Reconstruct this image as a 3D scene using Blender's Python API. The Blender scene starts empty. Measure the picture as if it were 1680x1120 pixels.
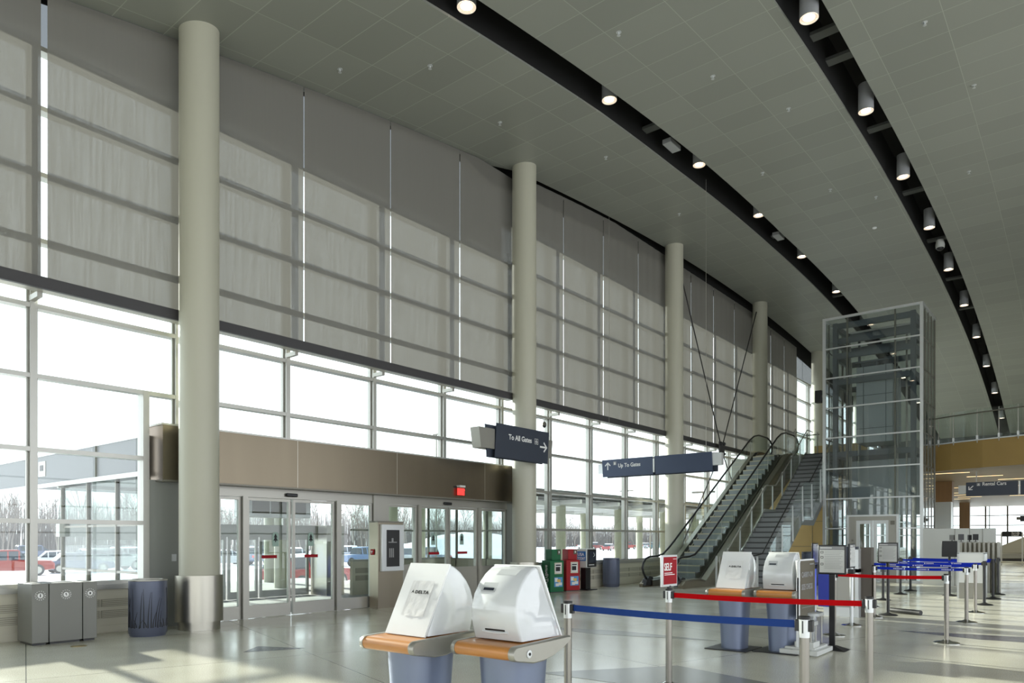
import bpy, bmesh, math, random
from mathutils import Vector, Matrix
random.seed(7)
PI = math.pi
C = bpy.context.scene.collection
SC = bpy.context.scene

# ------------------------------------------------------------------ camera data (used for camera and for survey)
ANG = math.radians(39.12106)
FPX, U0, V0, EYE = 1189.0, 840.0, 884.0, 1.5
FX, FY = -math.sin(ANG), math.cos(ANG)
RX, RY = math.cos(ANG), math.sin(ANG)
def x_at(u, Y):
    s = (u - U0) / FPX
    return (FX + s * RX) * Y / (FY + s * RY)
def y_at(u, X):
    s = (u - U0) / FPX
    return (FY + s * RY) * X / (FX + s * RX)
def z_at(v, x, y):
    return EYE + (V0 - v) / FPX * (x * FX + y * FY)

# ------------------------------------------------------------------ materials
def new_mat(name):
    m = bpy.data.materials.new(name); m.use_nodes = True
    nt = m.node_tree
    return m, nt, nt.nodes['Principled BSDF']
def M_(name, col, rough=0.5, metal=0.0, spec=0.5, emis=None, es=0, coat=0, noise=None, bump=None, scale=(1, 1, 1)):
    m, nt, b = new_mat(name)
    b.inputs['Base Color'].default_value = (*col, 1)
    b.inputs['Roughness'].default_value = rough
    b.inputs['Metallic'].default_value = metal
    b.inputs['Specular IOR Level'].default_value = spec
    b.inputs['Coat Weight'].default_value = coat
    if emis:
        b.inputs['Emission Color'].default_value = (*emis, 1)
        b.inputs['Emission Strength'].default_value = es
    if noise or bump:
        tc = nt.nodes.new('ShaderNodeTexCoord'); mp = nt.nodes.new('ShaderNodeMapping')
        mp.inputs['Scale'].default_value = scale
        nt.links.new(tc.outputs['Object'], mp.inputs[0])
        n = nt.nodes.new('ShaderNodeTexNoise'); nt.links.new(mp.outputs[0], n.inputs['Vector'])
        n.inputs['Scale'].default_value = (noise or bump)[0]; n.inputs['Detail'].default_value = 4
        if noise:
            r = nt.nodes.new('ShaderNodeMapRange')
            r.inputs['To Min'].default_value = 1 - noise[1]; r.inputs['To Max'].default_value = 1 + noise[1]
            nt.links.new(n.outputs[0], r.inputs[0])
            mx = nt.nodes.new('ShaderNodeVectorMath'); mx.operation = 'SCALE'
            mx.inputs[0].default_value = col
            nt.links.new(r.outputs[0], mx.inputs['Scale'])
            nt.links.new(mx.outputs[0], b.inputs['Base Color'])
        if bump:
            bp = nt.nodes.new('ShaderNodeBump'); bp.inputs['Strength'].default_value = bump[1]
            bp.inputs['Distance'].default_value = 0.02
            nt.links.new(n.outputs[0], bp.inputs['Height']); nt.links.new(bp.outputs[0], b.inputs['Normal'])
    return m
def glass_mat(name, tint=(0.95, 0.985, 0.97), r0=0.045, rough=0.0, mul=1.0):
    m = bpy.data.materials.new(name); m.use_nodes = True
    nt = m.node_tree; nt.nodes.clear()
    out = nt.nodes.new('ShaderNodeOutputMaterial')
    tr = nt.nodes.new('ShaderNodeBsdfTransparent'); tr.inputs[0].default_value = (*tint, 1)
    gl = nt.nodes.new('ShaderNodeBsdfGlossy'); gl.inputs['Roughness'].default_value = rough
    lw = nt.nodes.new('ShaderNodeLayerWeight'); lw.inputs['Blend'].default_value = 0.5
    p = nt.nodes.new('ShaderNodeMath'); p.operation = 'POWER'; p.inputs[1].default_value = 5
    nt.links.new(lw.outputs['Facing'], p.inputs[0])
    a = nt.nodes.new('ShaderNodeMath'); a.operation = 'MULTIPLY_ADD'
    a.inputs[1].default_value = 0.8 * mul; a.inputs[2].default_value = r0
    nt.links.new(p.outputs[0], a.inputs[0])
    mx = nt.nodes.new('ShaderNodeMixShader')
    nt.links.new(a.outputs[0], mx.inputs[0]); nt.links.new(tr.outputs[0], mx.inputs[1]); nt.links.new(gl.outputs[0], mx.inputs[2])
    nt.links.new(mx.outputs[0], out.inputs[0])
    return m
def shade_mat(name):
    # woven roller-shade mesh: partly see-through, partly translucent
    m = bpy.data.materials.new(name); m.use_nodes = True
    nt = m.node_tree; nt.nodes.clear()
    L = nt.links.new
    out = nt.nodes.new('ShaderNodeOutputMaterial')
    tc = nt.nodes.new('ShaderNodeTexCoord'); mp = nt.nodes.new('ShaderNodeMapping')
    mp.inputs['Scale'].default_value = (1, 22, .9); L(tc.outputs['Object'], mp.inputs[0])
    n = nt.nodes.new('ShaderNodeTexNoise'); n.inputs['Scale'].default_value = 1.0; n.inputs['Detail'].default_value = 3
    L(mp.outputs[0], n.inputs['Vector'])
    r = nt.nodes.new('ShaderNodeMapRange'); r.inputs['From Min'].default_value = .3; r.inputs['From Max'].default_value = .7
    r.inputs['To Min'].default_value = SH_T0; r.inputs['To Max'].default_value = SH_T1
    L(n.outputs[0], r.inputs[0])
    # a woven mesh closes up at grazing angles
    lw = nt.nodes.new('ShaderNodeLayerWeight'); lw.inputs['Blend'].default_value = .5
    iv = nt.nodes.new('ShaderNodeMath'); iv.operation = 'SUBTRACT'; iv.inputs[0].default_value = 1; L(lw.outputs['Facing'], iv.inputs[1])
    pw = nt.nodes.new('ShaderNodeMath'); pw.operation = 'POWER'; pw.inputs[1].default_value = 1.3; L(iv.outputs[0], pw.inputs[0])
    ml = nt.nodes.new('ShaderNodeMath'); ml.operation = 'MULTIPLY'; L(r.outputs[0], ml.inputs[0]); L(pw.outputs[0], ml.inputs[1])
    df = nt.nodes.new('ShaderNodeBsdfDiffuse'); df.inputs[0].default_value = (.16, .155, .138, 1)
    tl = nt.nodes.new('ShaderNodeBsdfTranslucent'); tl.inputs[0].default_value = (.03, .029, .026, 1)
    ad = nt.nodes.new('ShaderNodeAddShader'); L(df.outputs[0], ad.inputs[0]); L(tl.outputs[0], ad.inputs[1])
    tr = nt.nodes.new('ShaderNodeBsdfTransparent'); tr.inputs[0].default_value = (1, 1, .99, 1)
    mx = nt.nodes.new('ShaderNodeMixShader')
    L(ml.outputs[0], mx.inputs[0]); L(ad.outputs[0], mx.inputs[1]); L(tr.outputs[0], mx.inputs[2])
    L(mx.outputs[0], out.inputs[0])
    return m
SH_T0, SH_T1 = 0.018, 0.060

def floor_mat():
    m, nt, b = new_mat('terrazzo'); L = nt.links.new
    tc = nt.nodes.new('ShaderNodeTexCoord')
    n1 = nt.nodes.new('ShaderNodeTexNoise'); n1.inputs['Scale'].default_value = 90; n1.inputs['Detail'].default_value = 3
    n2 = nt.nodes.new('ShaderNodeTexNoise'); n2.inputs['Scale'].default_value = 0.8; n2.inputs['Detail'].default_value = 5
    L(tc.outputs['Object'], n1.inputs['Vector']); L(tc.outputs['Object'], n2.inputs['Vector'])
    r1 = nt.nodes.new('ShaderNodeValToRGB')
    r1.color_ramp.elements[0].position = .35; r1.color_ramp.elements[0].color = (.49, .475, .39, 1)
    r1.color_ramp.elements[1].position = .62; r1.color_ramp.elements[1].color = (.69, .675, .565, 1)
    L(n1.outputs[0], r1.inputs[0])
    # joints : lines rotated
    mp = nt.nodes.new('ShaderNodeMapping'); mp.inputs['Rotation'].default_value = (0, 0, math.radians(17))
    L(tc.outputs['Object'], mp.inputs[0])
    sp = nt.nodes.new('ShaderNodeSeparateXYZ'); L(mp.outputs[0], sp.inputs[0])
    outs = []
    for ax, per in (('X', 3.1), ('Y', 3.1)):
        a = nt.nodes.new('ShaderNodeMath'); a.operation = 'DIVIDE'; a.inputs[1].default_value = per; L(sp.outputs[ax], a.inputs[0])
        f = nt.nodes.new('ShaderNodeMath'); f.operation = 'FRACT'; L(a.outputs[0], f.inputs[0])
        c = nt.nodes.new('ShaderNodeMath'); c.operation = 'LESS_THAN'; c.inputs[1].default_value = 0.0035; L(f.outputs[0], c.inputs[0])
        outs.append(c)
    mxm = nt.nodes.new('ShaderNodeMath'); mxm.operation = 'MAXIMUM'; L(outs[0].outputs[0], mxm.inputs[0]); L(outs[1].outputs[0], mxm.inputs[1])
    r2 = nt.nodes.new('ShaderNodeMapRange'); r2.inputs['To Min'].default_value = .86; r2.inputs['To Max'].default_value = 1.12; L(n2.outputs[0], r2.inputs[0])
    sc = nt.nodes.new('ShaderNodeVectorMath'); sc.operation = 'SCALE'; L(r1.outputs[0], sc.inputs[0]); L(r2.outputs[0], sc.inputs['Scale'])
    mx = nt.nodes.new('ShaderNodeMix'); mx.data_type = 'RGBA'
    L(mxm.outputs[0], mx.inputs[0]); L(sc.outputs[0], mx.inputs[6]); mx.inputs[7].default_value = (.13, .13, .11, 1)
    L(mx.outputs[2], b.inputs['Base Color'])
    rr = nt.nodes.new('ShaderNodeMapRange'); rr.inputs['To Min'].default_value = .10; rr.inputs['To Max'].default_value = .30; L(n2.outputs[0], rr.inputs[0])
    L(rr.outputs[0], b.inputs['Roughness'])
    b.inputs['Specular IOR Level'].default_value = .8
    return m
def ceiling_mat():
    m, nt, b = new_mat('ceiling_panels'); L = nt.links.new
    tc = nt.nodes.new('ShaderNodeTexCoord'); sp = nt.nodes.new('ShaderNodeSeparateXYZ'); L(tc.outputs['Object'], sp.inputs[0])
    # long seams follow the gentle curve of the slots: x' = x + 0.00045*(y)^2 ...
    yy = nt.nodes.new('ShaderNodeMath'); yy.operation = 'MULTIPLY'; L(sp.outputs['Y'], yy.inputs[0]); yy.inputs[1].default_value = .018
    xx = nt.nodes.new('ShaderNodeMath'); xx.operation = 'ADD'; L(sp.outputs['X'], xx.inputs[0]); L(yy.outputs[0], xx.inputs[1])
    res = []
    for src, per, off, w in ((sp.outputs['Y'], .813, .02, .018), (xx.outputs[0], 1.22, .43, .010)):
        o = nt.nodes.new('ShaderNodeMath'); o.operation = 'ADD'; o.inputs[1].default_value = 100 * per - off * 1.0; L(src, o.inputs[0])
        a = nt.nodes.new('ShaderNodeMath'); a.operation = 'DIVIDE'; a.inputs[1].default_value = per; L(o.outputs[0], a.inputs[0])
        f = nt.nodes.new('ShaderNodeMath'); f.operation = 'FRACT'; L(a.outputs[0], f.inputs[0])
        c = nt.nodes.new('ShaderNodeMath'); c.operation = 'LESS_THAN'; c.inputs[1].default_value = w; L(f.outputs[0], c.inputs[0])
        fl = nt.nodes.new('ShaderNodeMath'); fl.operation = 'FLOOR'; L(a.outputs[0], fl.inputs[0])
        res.append((c, fl))
    mm = nt.nodes.new('ShaderNodeMath'); mm.operation = 'MAXIMUM'; L(res[0][0].outputs[0], mm.inputs[0]); L(res[1][0].outputs[0], mm.inputs[1])
    cb = nt.nodes.new('ShaderNodeCombineXYZ'); L(res[0][1].outputs[0], cb.inputs[0]); L(res[1][1].outputs[0], cb.inputs[1])
    wn = nt.nodes.new('ShaderNodeTexWhiteNoise'); wn.noise_dimensions = '3D'; L(cb.outputs[0], wn.inputs[0])
    r = nt.nodes.new('ShaderNodeMapRange'); r.inputs['To Min'].default_value = .93; r.inputs['To Max'].default_value = 1.06; L(wn.outputs[0], r.inputs[0])
    sc = nt.nodes.new('ShaderNodeVectorMath'); sc.operation = 'SCALE'; sc.inputs[0].default_value = CEIL_COL; L(r.outputs[0], sc.inputs['Scale'])
    mx = nt.nodes.new('ShaderNodeMix'); mx.data_type = 'RGBA'; L(mm.outputs[0], mx.inputs[0]); L(sc.outputs[0], mx.inputs[6])
    mx.inputs[7].default_value = (*[c * 1.45 for c in CEIL_COL], 1)
    L(mx.outputs[2], b.inputs['Base Color'])
    b.inputs['Roughness'].default_value = .38; b.inputs['Specular IOR Level'].default_value = .45
    return m
CEIL_COL = (.27, .28, .245)

MT = {}
MT['floor'] = floor_mat()
MT['ceil'] = ceiling_mat()
MT['shade'] = shade_mat('shade_fabric')
MT['glass'] = glass_mat('window_glass')
MT['glass_green'] = glass_mat('balustrade_glass', tint=(.93, .965, .95), r0=.04)
MT['glass_lift'] = glass_mat('lift_glass', tint=(.91, .94, .945), r0=.08)
MT['glass_thin'] = glass_mat('case_glass', tint=(.9, .92, .92), r0=.08)
MT['column'] = M_('column_paint', (.47, .46, .37), .45, noise=(2, .02))
MT['alu'] = M_('aluminium', (.38, .37, .33), .35, .6)
MT['alu_light'] = M_('aluminium_light', (.66, .68, .68), .32, .55)
MT['mull'] = M_('mullion', (.44, .435, .40), .33, .55)
MT['mull_dark'] = M_('mullion_dark', (.19, .18, .15), .4, .4)
MT['steel'] = M_('brushed_steel', (.47, .45, .39), .33, 1.0, noise=(6, .06), scale=(1, 1, .1))
MT['header_steel'] = M_('header_steel', (.19, .16, .115), .30, .9, noise=(3, .08), scale=(1, 1, .15))
MT['glass_vest'] = glass_mat('vestibule_glass', tint=(.74, .78, .77), r0=.04)
MT['end_brown'] = M_('brown_steel', (.10, .085, .07), .4, .3)
MT['steel_dark'] = M_('brushed_steel_dark', (.30, .265, .205), .30, 1.0, noise=(3, .08), scale=(1, 1, .15))
MT['chrome'] = M_('chrome', (.8, .8, .79), .12, 1.0)
MT['post'] = M_('satin_steel_post', (.28, .265, .235), .30, 1.0)
MT['grey_panel'] = M_('grey_panel', (.27, .28, .26), .5, .1)
MT['grey_metal'] = M_('grey_metal', (.38, .385, .36), .45, .45)
MT['vent'] = M_('vent_steel', (.60, .57, .46), .45, .25)
MT['vent_dark'] = M_('vent_dark', (.36, .34, .27), .6, .2)
MT['charcoal'] = M_('charcoal', (.045, .043, .045), .5)
MT['black'] = M_('black', (.012, .012, .013), .35)
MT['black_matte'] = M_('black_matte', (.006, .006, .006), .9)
MT['rubber'] = M_('rubber', (.02, .02, .02), .5)
MT['white'] = M_('white_gloss', (.66, .68, .69), .12, coat=.6)
MT['white_p'] = M_('white_panel', (.80, .81, .81), .35)
MT['paper'] = M_('paper', (.78, .78, .77), .8, bump=(6, .6))
MT['white_paint'] = M_('white_paint', (.62, .63, .60), .4)
MT['wood'] = M_('beech_wood', (.52, .22, .055), .35, noise=(3, .25), scale=(1.2, 14, 14), coat=.3)
MT['bluegrey'] = M_('bluegrey_metal', (.20, .235, .33), .38, .45)
MT['binblue'] = M_('bin_blue', (.115, .13, .185), .38, .35)
MT['bingrey'] = M_('bin_grey', (.20, .20, .18), .45, .3)
MT['slate'] = M_('slate_sign', (.045, .055, .078), .42, .2)
MT['sign_blue'] = M_('sign_blue', (.055, .075, .13), .42, .2)
MT['gold'] = M_('gold_panel', (.60, .42, .17), .5, noise=(1.5, .05))
MT['goldd'] = M_('gold_fascia', (.33, .21, .06), .5, noise=(1.5, .08))
MT['soffit'] = M_('wood_soffit', (.24, .165, .09), .5, noise=(2, .2), scale=(.5, 8, 1))
MT['woodwall'] = M_('wood_wall', (.26, .15, .07), .4, noise=(2, .2), scale=(4, 4, .3))
MT['red'] = M_('red_belt', (.50, .001, .004), .7, spec=.1)
MT['blue_belt'] = M_('blue_belt', (.016, .05, .22), .7, spec=.15)
MT['blue_belt2'] = M_('royal_belt', (.006, .025, .42), .7, spec=.15)
MT['blue_panel'] = M_('blue_panel', (.012, .035, .40), .35)
MT['signred'] = M_('sign_red', (.30, .008, .015), .6, spec=.2)
MT['green'] = M_('rack_green', (.006, .13, .045), .45, spec=.3)
MT['green_dark'] = M_('rack_dark_green', (.008, .06, .03), .4)
MT['rackred'] = M_('rack_red', (.34, .004, .008), .45, spec=.3)
MT['text_white'] = M_('text_white', (.85, .85, .83), .6)
MT['text_black'] = M_('text_black', (.01, .01, .01), .6)
MT['text_grey'] = M_('text_grey', (.30, .30, .30), .6)
MT['brown_sign'] = M_('brown_sign', (.10, .085, .055), .5)
MT['nosing'] = M_('stair_nosing', (.07, .07, .07), .7)
MT['glass_spandrel'] = glass_mat('spandrel_glass', tint=(.36, .37, .365), r0=.04)
MT['carpet'] = M_('stair_carpet', (.25, .25, .255), .9, noise=(60, .2))
MT['truss'] = M_('escalator_truss', (.25, .22, .16), .35, .6)
MT['deck_dark'] = M_('escalator_deck', (.05, .05, .045), .35, .5)
MT['step'] = M_('escalator_step', (.17, .175, .175), .45, .6)
MT['stepr'] = M_('escalator_riser', (.24, .26, .27), .45, .55)
MT['yellow'] = M_('step_edge', (.50, .46, .32), .6)
MT['snow'] = M_('snow', (.82, .84, .87), .9, noise=(.3, .04))
MT['asphalt'] = M_('wet_kerb', (.42, .43, .43), .8, noise=(2, .1))
MT['bark'] = M_('bark', (.20, .175, .155), .9)
MT['twig'] = M_('twig', (.17, .155, .145), .9)
MT['canopy'] = M_('canopy_metal', (.12, .125, .13), .45, .2)
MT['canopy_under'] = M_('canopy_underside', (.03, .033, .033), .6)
MT['canopy_col'] = M_('canopy_column', (.36, .37, .28), .5)
MT['lamp'] = M_('lamp_lens', (1, .9, .75), .3, emis=(1, .86, .66), es=7)
MT['lamp_reflector'] = M_('lamp_reflector', (.85, .75, .65), .2, .8, emis=(1, .8, .6), es=.6)
MT['lamp_body'] = M_('lamp_body', (.40, .41, .42), .4, .2)
MT['strip'] = M_('strip_lamp', (1, .8, .5), .4, emis=(1, .72, .36), es=1.6)
MT['orange'] = M_('orange', (.8, .2, .03), .5, emis=(1, .25, .03), es=.5)
MT['exitred'] = M_('exit_red', (.8, .05, .04), .4, emis=(1, .06, .05), es=.7)
MT['clearp'] = glass_mat('clear_plastic', tint=(.93, .8, .8), r0=.05)
MT['brass'] = M_('brass', (.42, .34, .18), .45, .8)
MT['inlay'] = M_('floor_inlay', (.10, .10, .12), .22)
MT['inlay_g'] = M_('floor_inlay_grey', (.26, .265, .24), .22)
MT['decal'] = M_('decal_green', (.10, .20, .15), .6)
MT['decal_l'] = M_('decal_pale', (.30, .42, .36), .6)
MT['liftgrey'] = M_('lift_grey', (.36, .39, .395), .4, .3)
MT['liftsteel'] = M_('lift_frame', (.115, .13, .14), .5, .2)
MT['plaster'] = M_('plaster', (.42, .42, .38), .7)
MT['plaster_dark'] = M_('plaster_dark', (.10, .105, .10), .8)
MT['stringer_dark'] = M_('stringer_dark', (.10, .105, .095), .4, .3)
MT['screen'] = M_('screen', (.03, .035, .05), .15)

# ------------------------------------------------------------------ mesh builder
class MB:
    def __init__(s): s.v = []; s.f = []
    def add(s, vs, fs):
        o = len(s.v); s.v += [tuple(v) for v in vs]; s.f += [tuple(i + o for i in f) for f in fs]; return s
    def box(s, x0, x1, y0, y1, z0, z1):
        if x0 > x1: x0, x1 = x1, x0
        if y0 > y1: y0, y1 = y1, y0
        if z0 > z1: z0, z1 = z1, z0
        return s.add([(x0, y0, z0), (x1, y0, z0), (x1, y1, z0), (x0, y1, z0), (x0, y0, z1), (x1, y0, z1), (x1, y1, z1), (x0, y1, z1)],
                     [(0, 3, 2, 1), (4, 5, 6, 7), (0, 1, 5, 4), (1, 2, 6, 5), (2, 3, 7, 6), (3, 0, 4, 7)])
    def prism(s, pts, axis, a, b):
        # pts 2D polygon; axis 'x': (y,z), 'y': (x,z), 'z': (x,y)
        def P(p, t): return {'x': (t, p[0], p[1]), 'y': (p[0], t, p[1]), 'z': (p[0], p[1], t)}[axis]
        n = len(pts)
        vs = [P(p, a) for p in pts] + [P(p, b) for p in pts]
        fs = [tuple(range(n - 1, -1, -1)), tuple(range(n, 2 * n))] + [(i, (i + 1) % n, n + (i + 1) % n, n + i) for i in range(n)]
        return s.add(vs, fs)
    def loft(s, rings, cap=True):
        n = len(rings[0]); vs = [p for r in rings for p in r]; fs = []
        for k in range(len(rings) - 1):
            for i in range(n):
                j = (i + 1) % n
                fs.append((k * n + i, k * n + j, (k + 1) * n + j, (k + 1) * n + i))
        if cap: fs += [tuple(range(n - 1, -1, -1)), tuple((len(rings) - 1) * n + i for i in range(n))]
        return s.add(vs, fs)
    def lathe(s, prof, c=(0, 0, 0), seg=24, sx=1, sy=1):
        return s.loft([[(c[0] + r * sx * math.cos(2 * PI * i / seg), c[1] + r * sy * math.sin(2 * PI * i / seg), c[2] + z) for i in range(seg)] for r, z in prof])
    def tube(s, pts, r, seg=8, r2=None, cap=True):
        pts = [Vector(p) for p in pts]; rings = []; n = len(pts); up = None
        for k, p in enumerate(pts):
            d = (pts[min(k + 1, n - 1)] - pts[max(k - 1, 0)]).normalized()
            if up is None: up = d.orthogonal().normalized()
            up = (up - d * up.dot(d)).normalized() if (up - d * up.dot(d)).length > 1e-5 else d.orthogonal().normalized()
            sd = d.cross(up); rr = r if r2 is None else r + (r2 - r) * k / (n - 1)
            rings.append([tuple(p + up * rr * math.cos(2 * PI * i / seg) + sd * rr * math.sin(2 * PI * i / seg)) for i in range(seg)])
        return s.loft(rings, cap)
    def strip(s, pts, w, t, nrm):   # flat belt along pts: height w (z), thickness t along nrm
        rings = []
        for p in pts:
            p = Vector(p); n = Vector(nrm) * t / 2
            rings.append([tuple(p + n + Vector((0, 0, w / 2))), tuple(p - n + Vector((0, 0, w / 2))), tuple(p - n - Vector((0, 0, w / 2))), tuple(p + n - Vector((0, 0, w / 2)))])
        return s.loft(rings)
    def sphere(s, c, r, seg=16, rg=10, sz=1):
        return s.lathe([(max(r * math.sin(PI * k / rg), 1e-4), -r * sz * math.cos(PI * k / rg)) for k in range(rg + 1)], c, seg)

def obj(name, mb, mat, parent=None, smooth=False, bevel=0, world=False, rotz=None, loc=None, bseg=2):
    me = bpy.data.meshes.new(name)
    vs = mb.v
    if world and parent is not None:
        o3 = parent.location; vs = [(v[0] - o3[0], v[1] - o3[1], v[2] - o3[2]) for v in vs]
        if world == 2:   # grandchild
            pass
    me.from_pydata(vs, [], mb.f)
    bm = bmesh.new(); bm.from_mesh(me); bmesh.ops.recalc_face_normals(bm, faces=bm.faces); bm.to_mesh(me); bm.free()
    me.materials.append(MT[mat] if isinstance(mat, str) else mat)
    o = bpy.data.objects.new(name, me); C.objects.link(o)
    if parent is not None: o.parent = parent
    if loc: o.location = loc
    if rotz is not None: o.rotation_euler = (0, 0, rotz)
    if bevel:
        md = o.modifiers.new('bevel', 'BEVEL'); md.width = bevel; md.segments = bseg; md.limit_method = 'ANGLE'; md.angle_limit = math.radians(40)
    if smooth or bevel:
        me.polygons.foreach_set('use_smooth', [True] * len(me.polygons)); me.set_sharp_from_angle(angle=math.radians(42 if not bevel else 60))
    return o
def wobj(name, mb, mat, parent, **k):
    # world-coordinate verts under a thing or a part: subtract the root's location
    root = parent
    while root.parent is not None: root = root.parent
    o3 = root.location
    mb2 = MB(); mb2.v = [(v[0] - o3[0], v[1] - o3[1], v[2] - o3[2]) for v in mb.v]; mb2.f = mb.f
    return obj(name, mb2, mat, parent, **k)
def tag(o, label=None, cat=None, group=None, kind=None):
    if label: o['label'] = label
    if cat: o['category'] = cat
    if group: o['group'] = group
    if kind: o['kind'] = kind
    return o
def thing(name, label, cat, loc=(0, 0, 0), rotz=0, group=None):
    o = bpy.data.objects.new(name, None); C.objects.link(o); o.empty_display_size = .2
    o.location = loc; o.rotation_euler = (0, 0, rotz)
    return tag(o, label, cat, group)
def struct(name, mb, mat, **k):
    return tag(obj(name, mb, mat, **k), kind='structure')
def dup(root, loc, rotz=None, label=None, group=None):
    def cp(o, p):
        c = o.copy(); C.objects.link(c)
        if p is not None: c.parent = p
        for ch in kids.get(o.name, []): cp(ch, c)
        return c
    kids = {}
    def walk(o):
        kids[o.name] = list(o.children)
        for ch in kids[o.name]: walk(ch)
    walk(root)
    r = cp(root, None); r.location = loc
    if rotz is not None: r.rotation_euler = (0, 0, rotz)
    if label: r['label'] = label
    if group: r['group'] = group
    return r
def text_mb(txt, size, depth=.002, gap=1.0):
    cu = bpy.data.curves.new('t', 'FONT'); cu.body = txt; cu.space_character = gap; cu.size = size; cu.extrude = depth; cu.offset = size * .018; cu.resolution_u = 3
    o = bpy.data.objects.new('t', cu); C.objects.link(o)
    bpy.context.view_layer.update()
    dg = bpy.context.evaluated_depsgraph_get()
    me = bpy.data.meshes.new_from_object(o.evaluated_get(dg))
    mb = MB(); mb.v = [tuple(v.co) for v in me.vertices]; mb.f = [tuple(p.vertices) for p in me.polygons]
    bpy.data.objects.remove(o); bpy.data.curves.remove(cu); bpy.data.meshes.remove(me)
    return mb
def xf(mb, mat):
    mb.v = [tuple(mat @ Vector(v)) for v in mb.v]; return mb
def text_on(txt, size, origin, right, up, sx=1.0, gap=1.0):
    # lettering laid on a plane: origin, right dir, up dir
    mb = text_mb(txt, size, gap=gap)
    r = Vector(right).normalized(); u = Vector(up).normalized(); n = r.cross(u)
    m = Matrix(((r[0], u[0], n[0], origin[0]), (r[1], u[1], n[1], origin[1]), (r[2], u[2], n[2], origin[2]), (0, 0, 0, 1)))
    mb.v = [(v[0] * sx, v[1], v[2]) for v in mb.v]
    return xf(mb, m)
WORLD, SUN, EXPO = 2.3, 11.0, 0.30

# =================================================================== ARCHITECTURE
WX = -12.4          # inner face of window framing
def zc(y): return 11.95 - .0039 * (y - 28.5) ** 2
COLS = [6.11, 14.92, 23.5, 31.8, 40.2, 48.6, -2.6, -11]
HZ_LOW = [.8, 1.77, 2.85, 3.95, 5.0]
HZ_UP = [6.0, 7.0, 8.0, 8.9]

# ---- floor
struct('floor', MB().box(-12.9, 8, -14, 66.5, -.25, 0), 'floor')
# star-like inlays in the terrazzo
def inlay(n, pts, mat='inlay'):
    struct('trim_%d' % n, MB().prism(pts, 'z', 0.0005, .003), mat)
inlay(1, [(-8.83, 5.21), (-8.62, 5.6), (-8.50, 5.93), (-9.15, 5.62)])
inlay(2, [(-3.9, 7.9), (-1.2, 7.1), (2.5, 6.8), (2.5, 6.2), (-2.3, 6.6), (-4.9, 6.5)], 'inlay_g')
inlay(3, [(-2.6, 13.2), (-.7, 13.6), (1.5, 13.1), (-1.4, 12.8)], 'inlay')
inlay(4, [(-7.6, 9.9), (-6.1, 10.3), (-4.4, 10.2), (-6.2, 9.7)], 'inlay_g')

# ---- knee wall with ventilated steel cladding, one run per side of the vestibule
def knee(y0, y1, n):
    b = MB().box(-12.75, -12.36, y0, y1, 0, .70)
    w = struct('wall_left', b, 'vent')
    sl = MB().box(-12.8, -12.30, y0, y1, .70, .78)
    obj('sill', sl, 'mull', w)
    v = MB(); g = MB()
    y = y0 + .06
    while y < y1 - .2:
        e = min(y + .72, y1 - .06)
        for z0, z1 in ((.42, .54), (.24, .36)):
            v.box(-12.358, -12.345, y, e, z0, z1)
            for k in range(4):
                g.box(-12.345, -12.337, y + .02, e - .02, z0 + .012 + k * .028, z0 + .022 + k * .028)
        y = e + .02
    obj('vent_panel', v, 'vent_dark', w); obj('vent_slats', g, 'vent', w)
    obj('base_rail', MB().box(-12.36, -12.34, y0, y1, .02, .12), 'vent', w)
knee(-13, 5.6, 1); knee(15.45, 66, 2)

# ---- window bays
MY = [3.9 + 2.19 * k for k in range(-8, 29)]
bays = [(-13, -2.6), (-2.6, 6.11), (6.11, 14.92), (14.92, 23.5), (23.5, 31.8), (31.8, 40.2), (40.2, 48.6), (48.6, 66)]
for n, (a, b) in enumerate(bays):
    vest = (n == 2)
    top = 8.9 if n < 3 else 9.95
    hz = list(HZ_LOW) + list(HZ_UP) + ([9.95] if n >= 3 else [])
    w = tag(bpy.data.objects.new('window_%d' % (n + 1), None), kind='structure'); C.objects.link(w)
    fr = MB(); drk = MB()
    for y in MY:
        if not (a <= y < b): continue
        z0 = 3.42 if (5.75 < y < 15.4) else .78
        fr.box(-12.43, -12.40, y - .045, y + .045, z0, top)       # inner cap
        fr.box(-12.62, -12.43, y - .028, y + .028, z0, top)
        fr.box(-12.52, -12.47, y - .075, y + .075, z0, top)
    for z in hz:
        segs = [(a, b)]
        if z < 3.5:
            segs = []
            for s0, s1 in ((a, min(b, 5.6)), (max(a, 15.45), b)):
                if s1 > s0 + .01: segs.append((s0, s1))
        for s0, s1 in segs:
            fr.box(-12.60, -12.425, s0, s1, z - .028, z + .028)
            fr.box(-12.425, -12.405, s0, s1, z - .034, z + .034)
    if n == 1:   # extra mullions beside the vestibule
        fr.box(-12.62, -12.40, 5.50, 5.60, .78, 3.95)
    obj('window_frame', fr, 'mull', w)
    for z0, z1 in (((.8, 5.0), (5.0, top)) if not vest else ((3.42, 5.0), (5.0, top))):
        ya, yb = a, b
        if z0 < 1:
            if n == 1: yb = 5.55
            if n == 3: ya = 15.45
        obj('window_pane', MB().box(-12.515, -12.505, ya, yb, z0, z1), 'glass', w)
    if n == 1: obj('window_pane', MB().box(-12.515, -12.505, 5.55, b, 3.42, 5.0), 'glass', w)
    if n == 3: obj('window_pane', MB().box(-12.515, -12.505, a, 15.45, 3.42, 5.0), 'glass', w)
    # wall over the glass up to the roof
    pr = MB().prism([(a, top), (b, top)] + [(b - (b - a) * k / 8, zc(b - (b - a) * k / 8) + .75) for k in range(9)], 'x', -12.52, -12.50)
    obj('spandrel_pane', pr, 'glass_spandrel', w)

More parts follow.
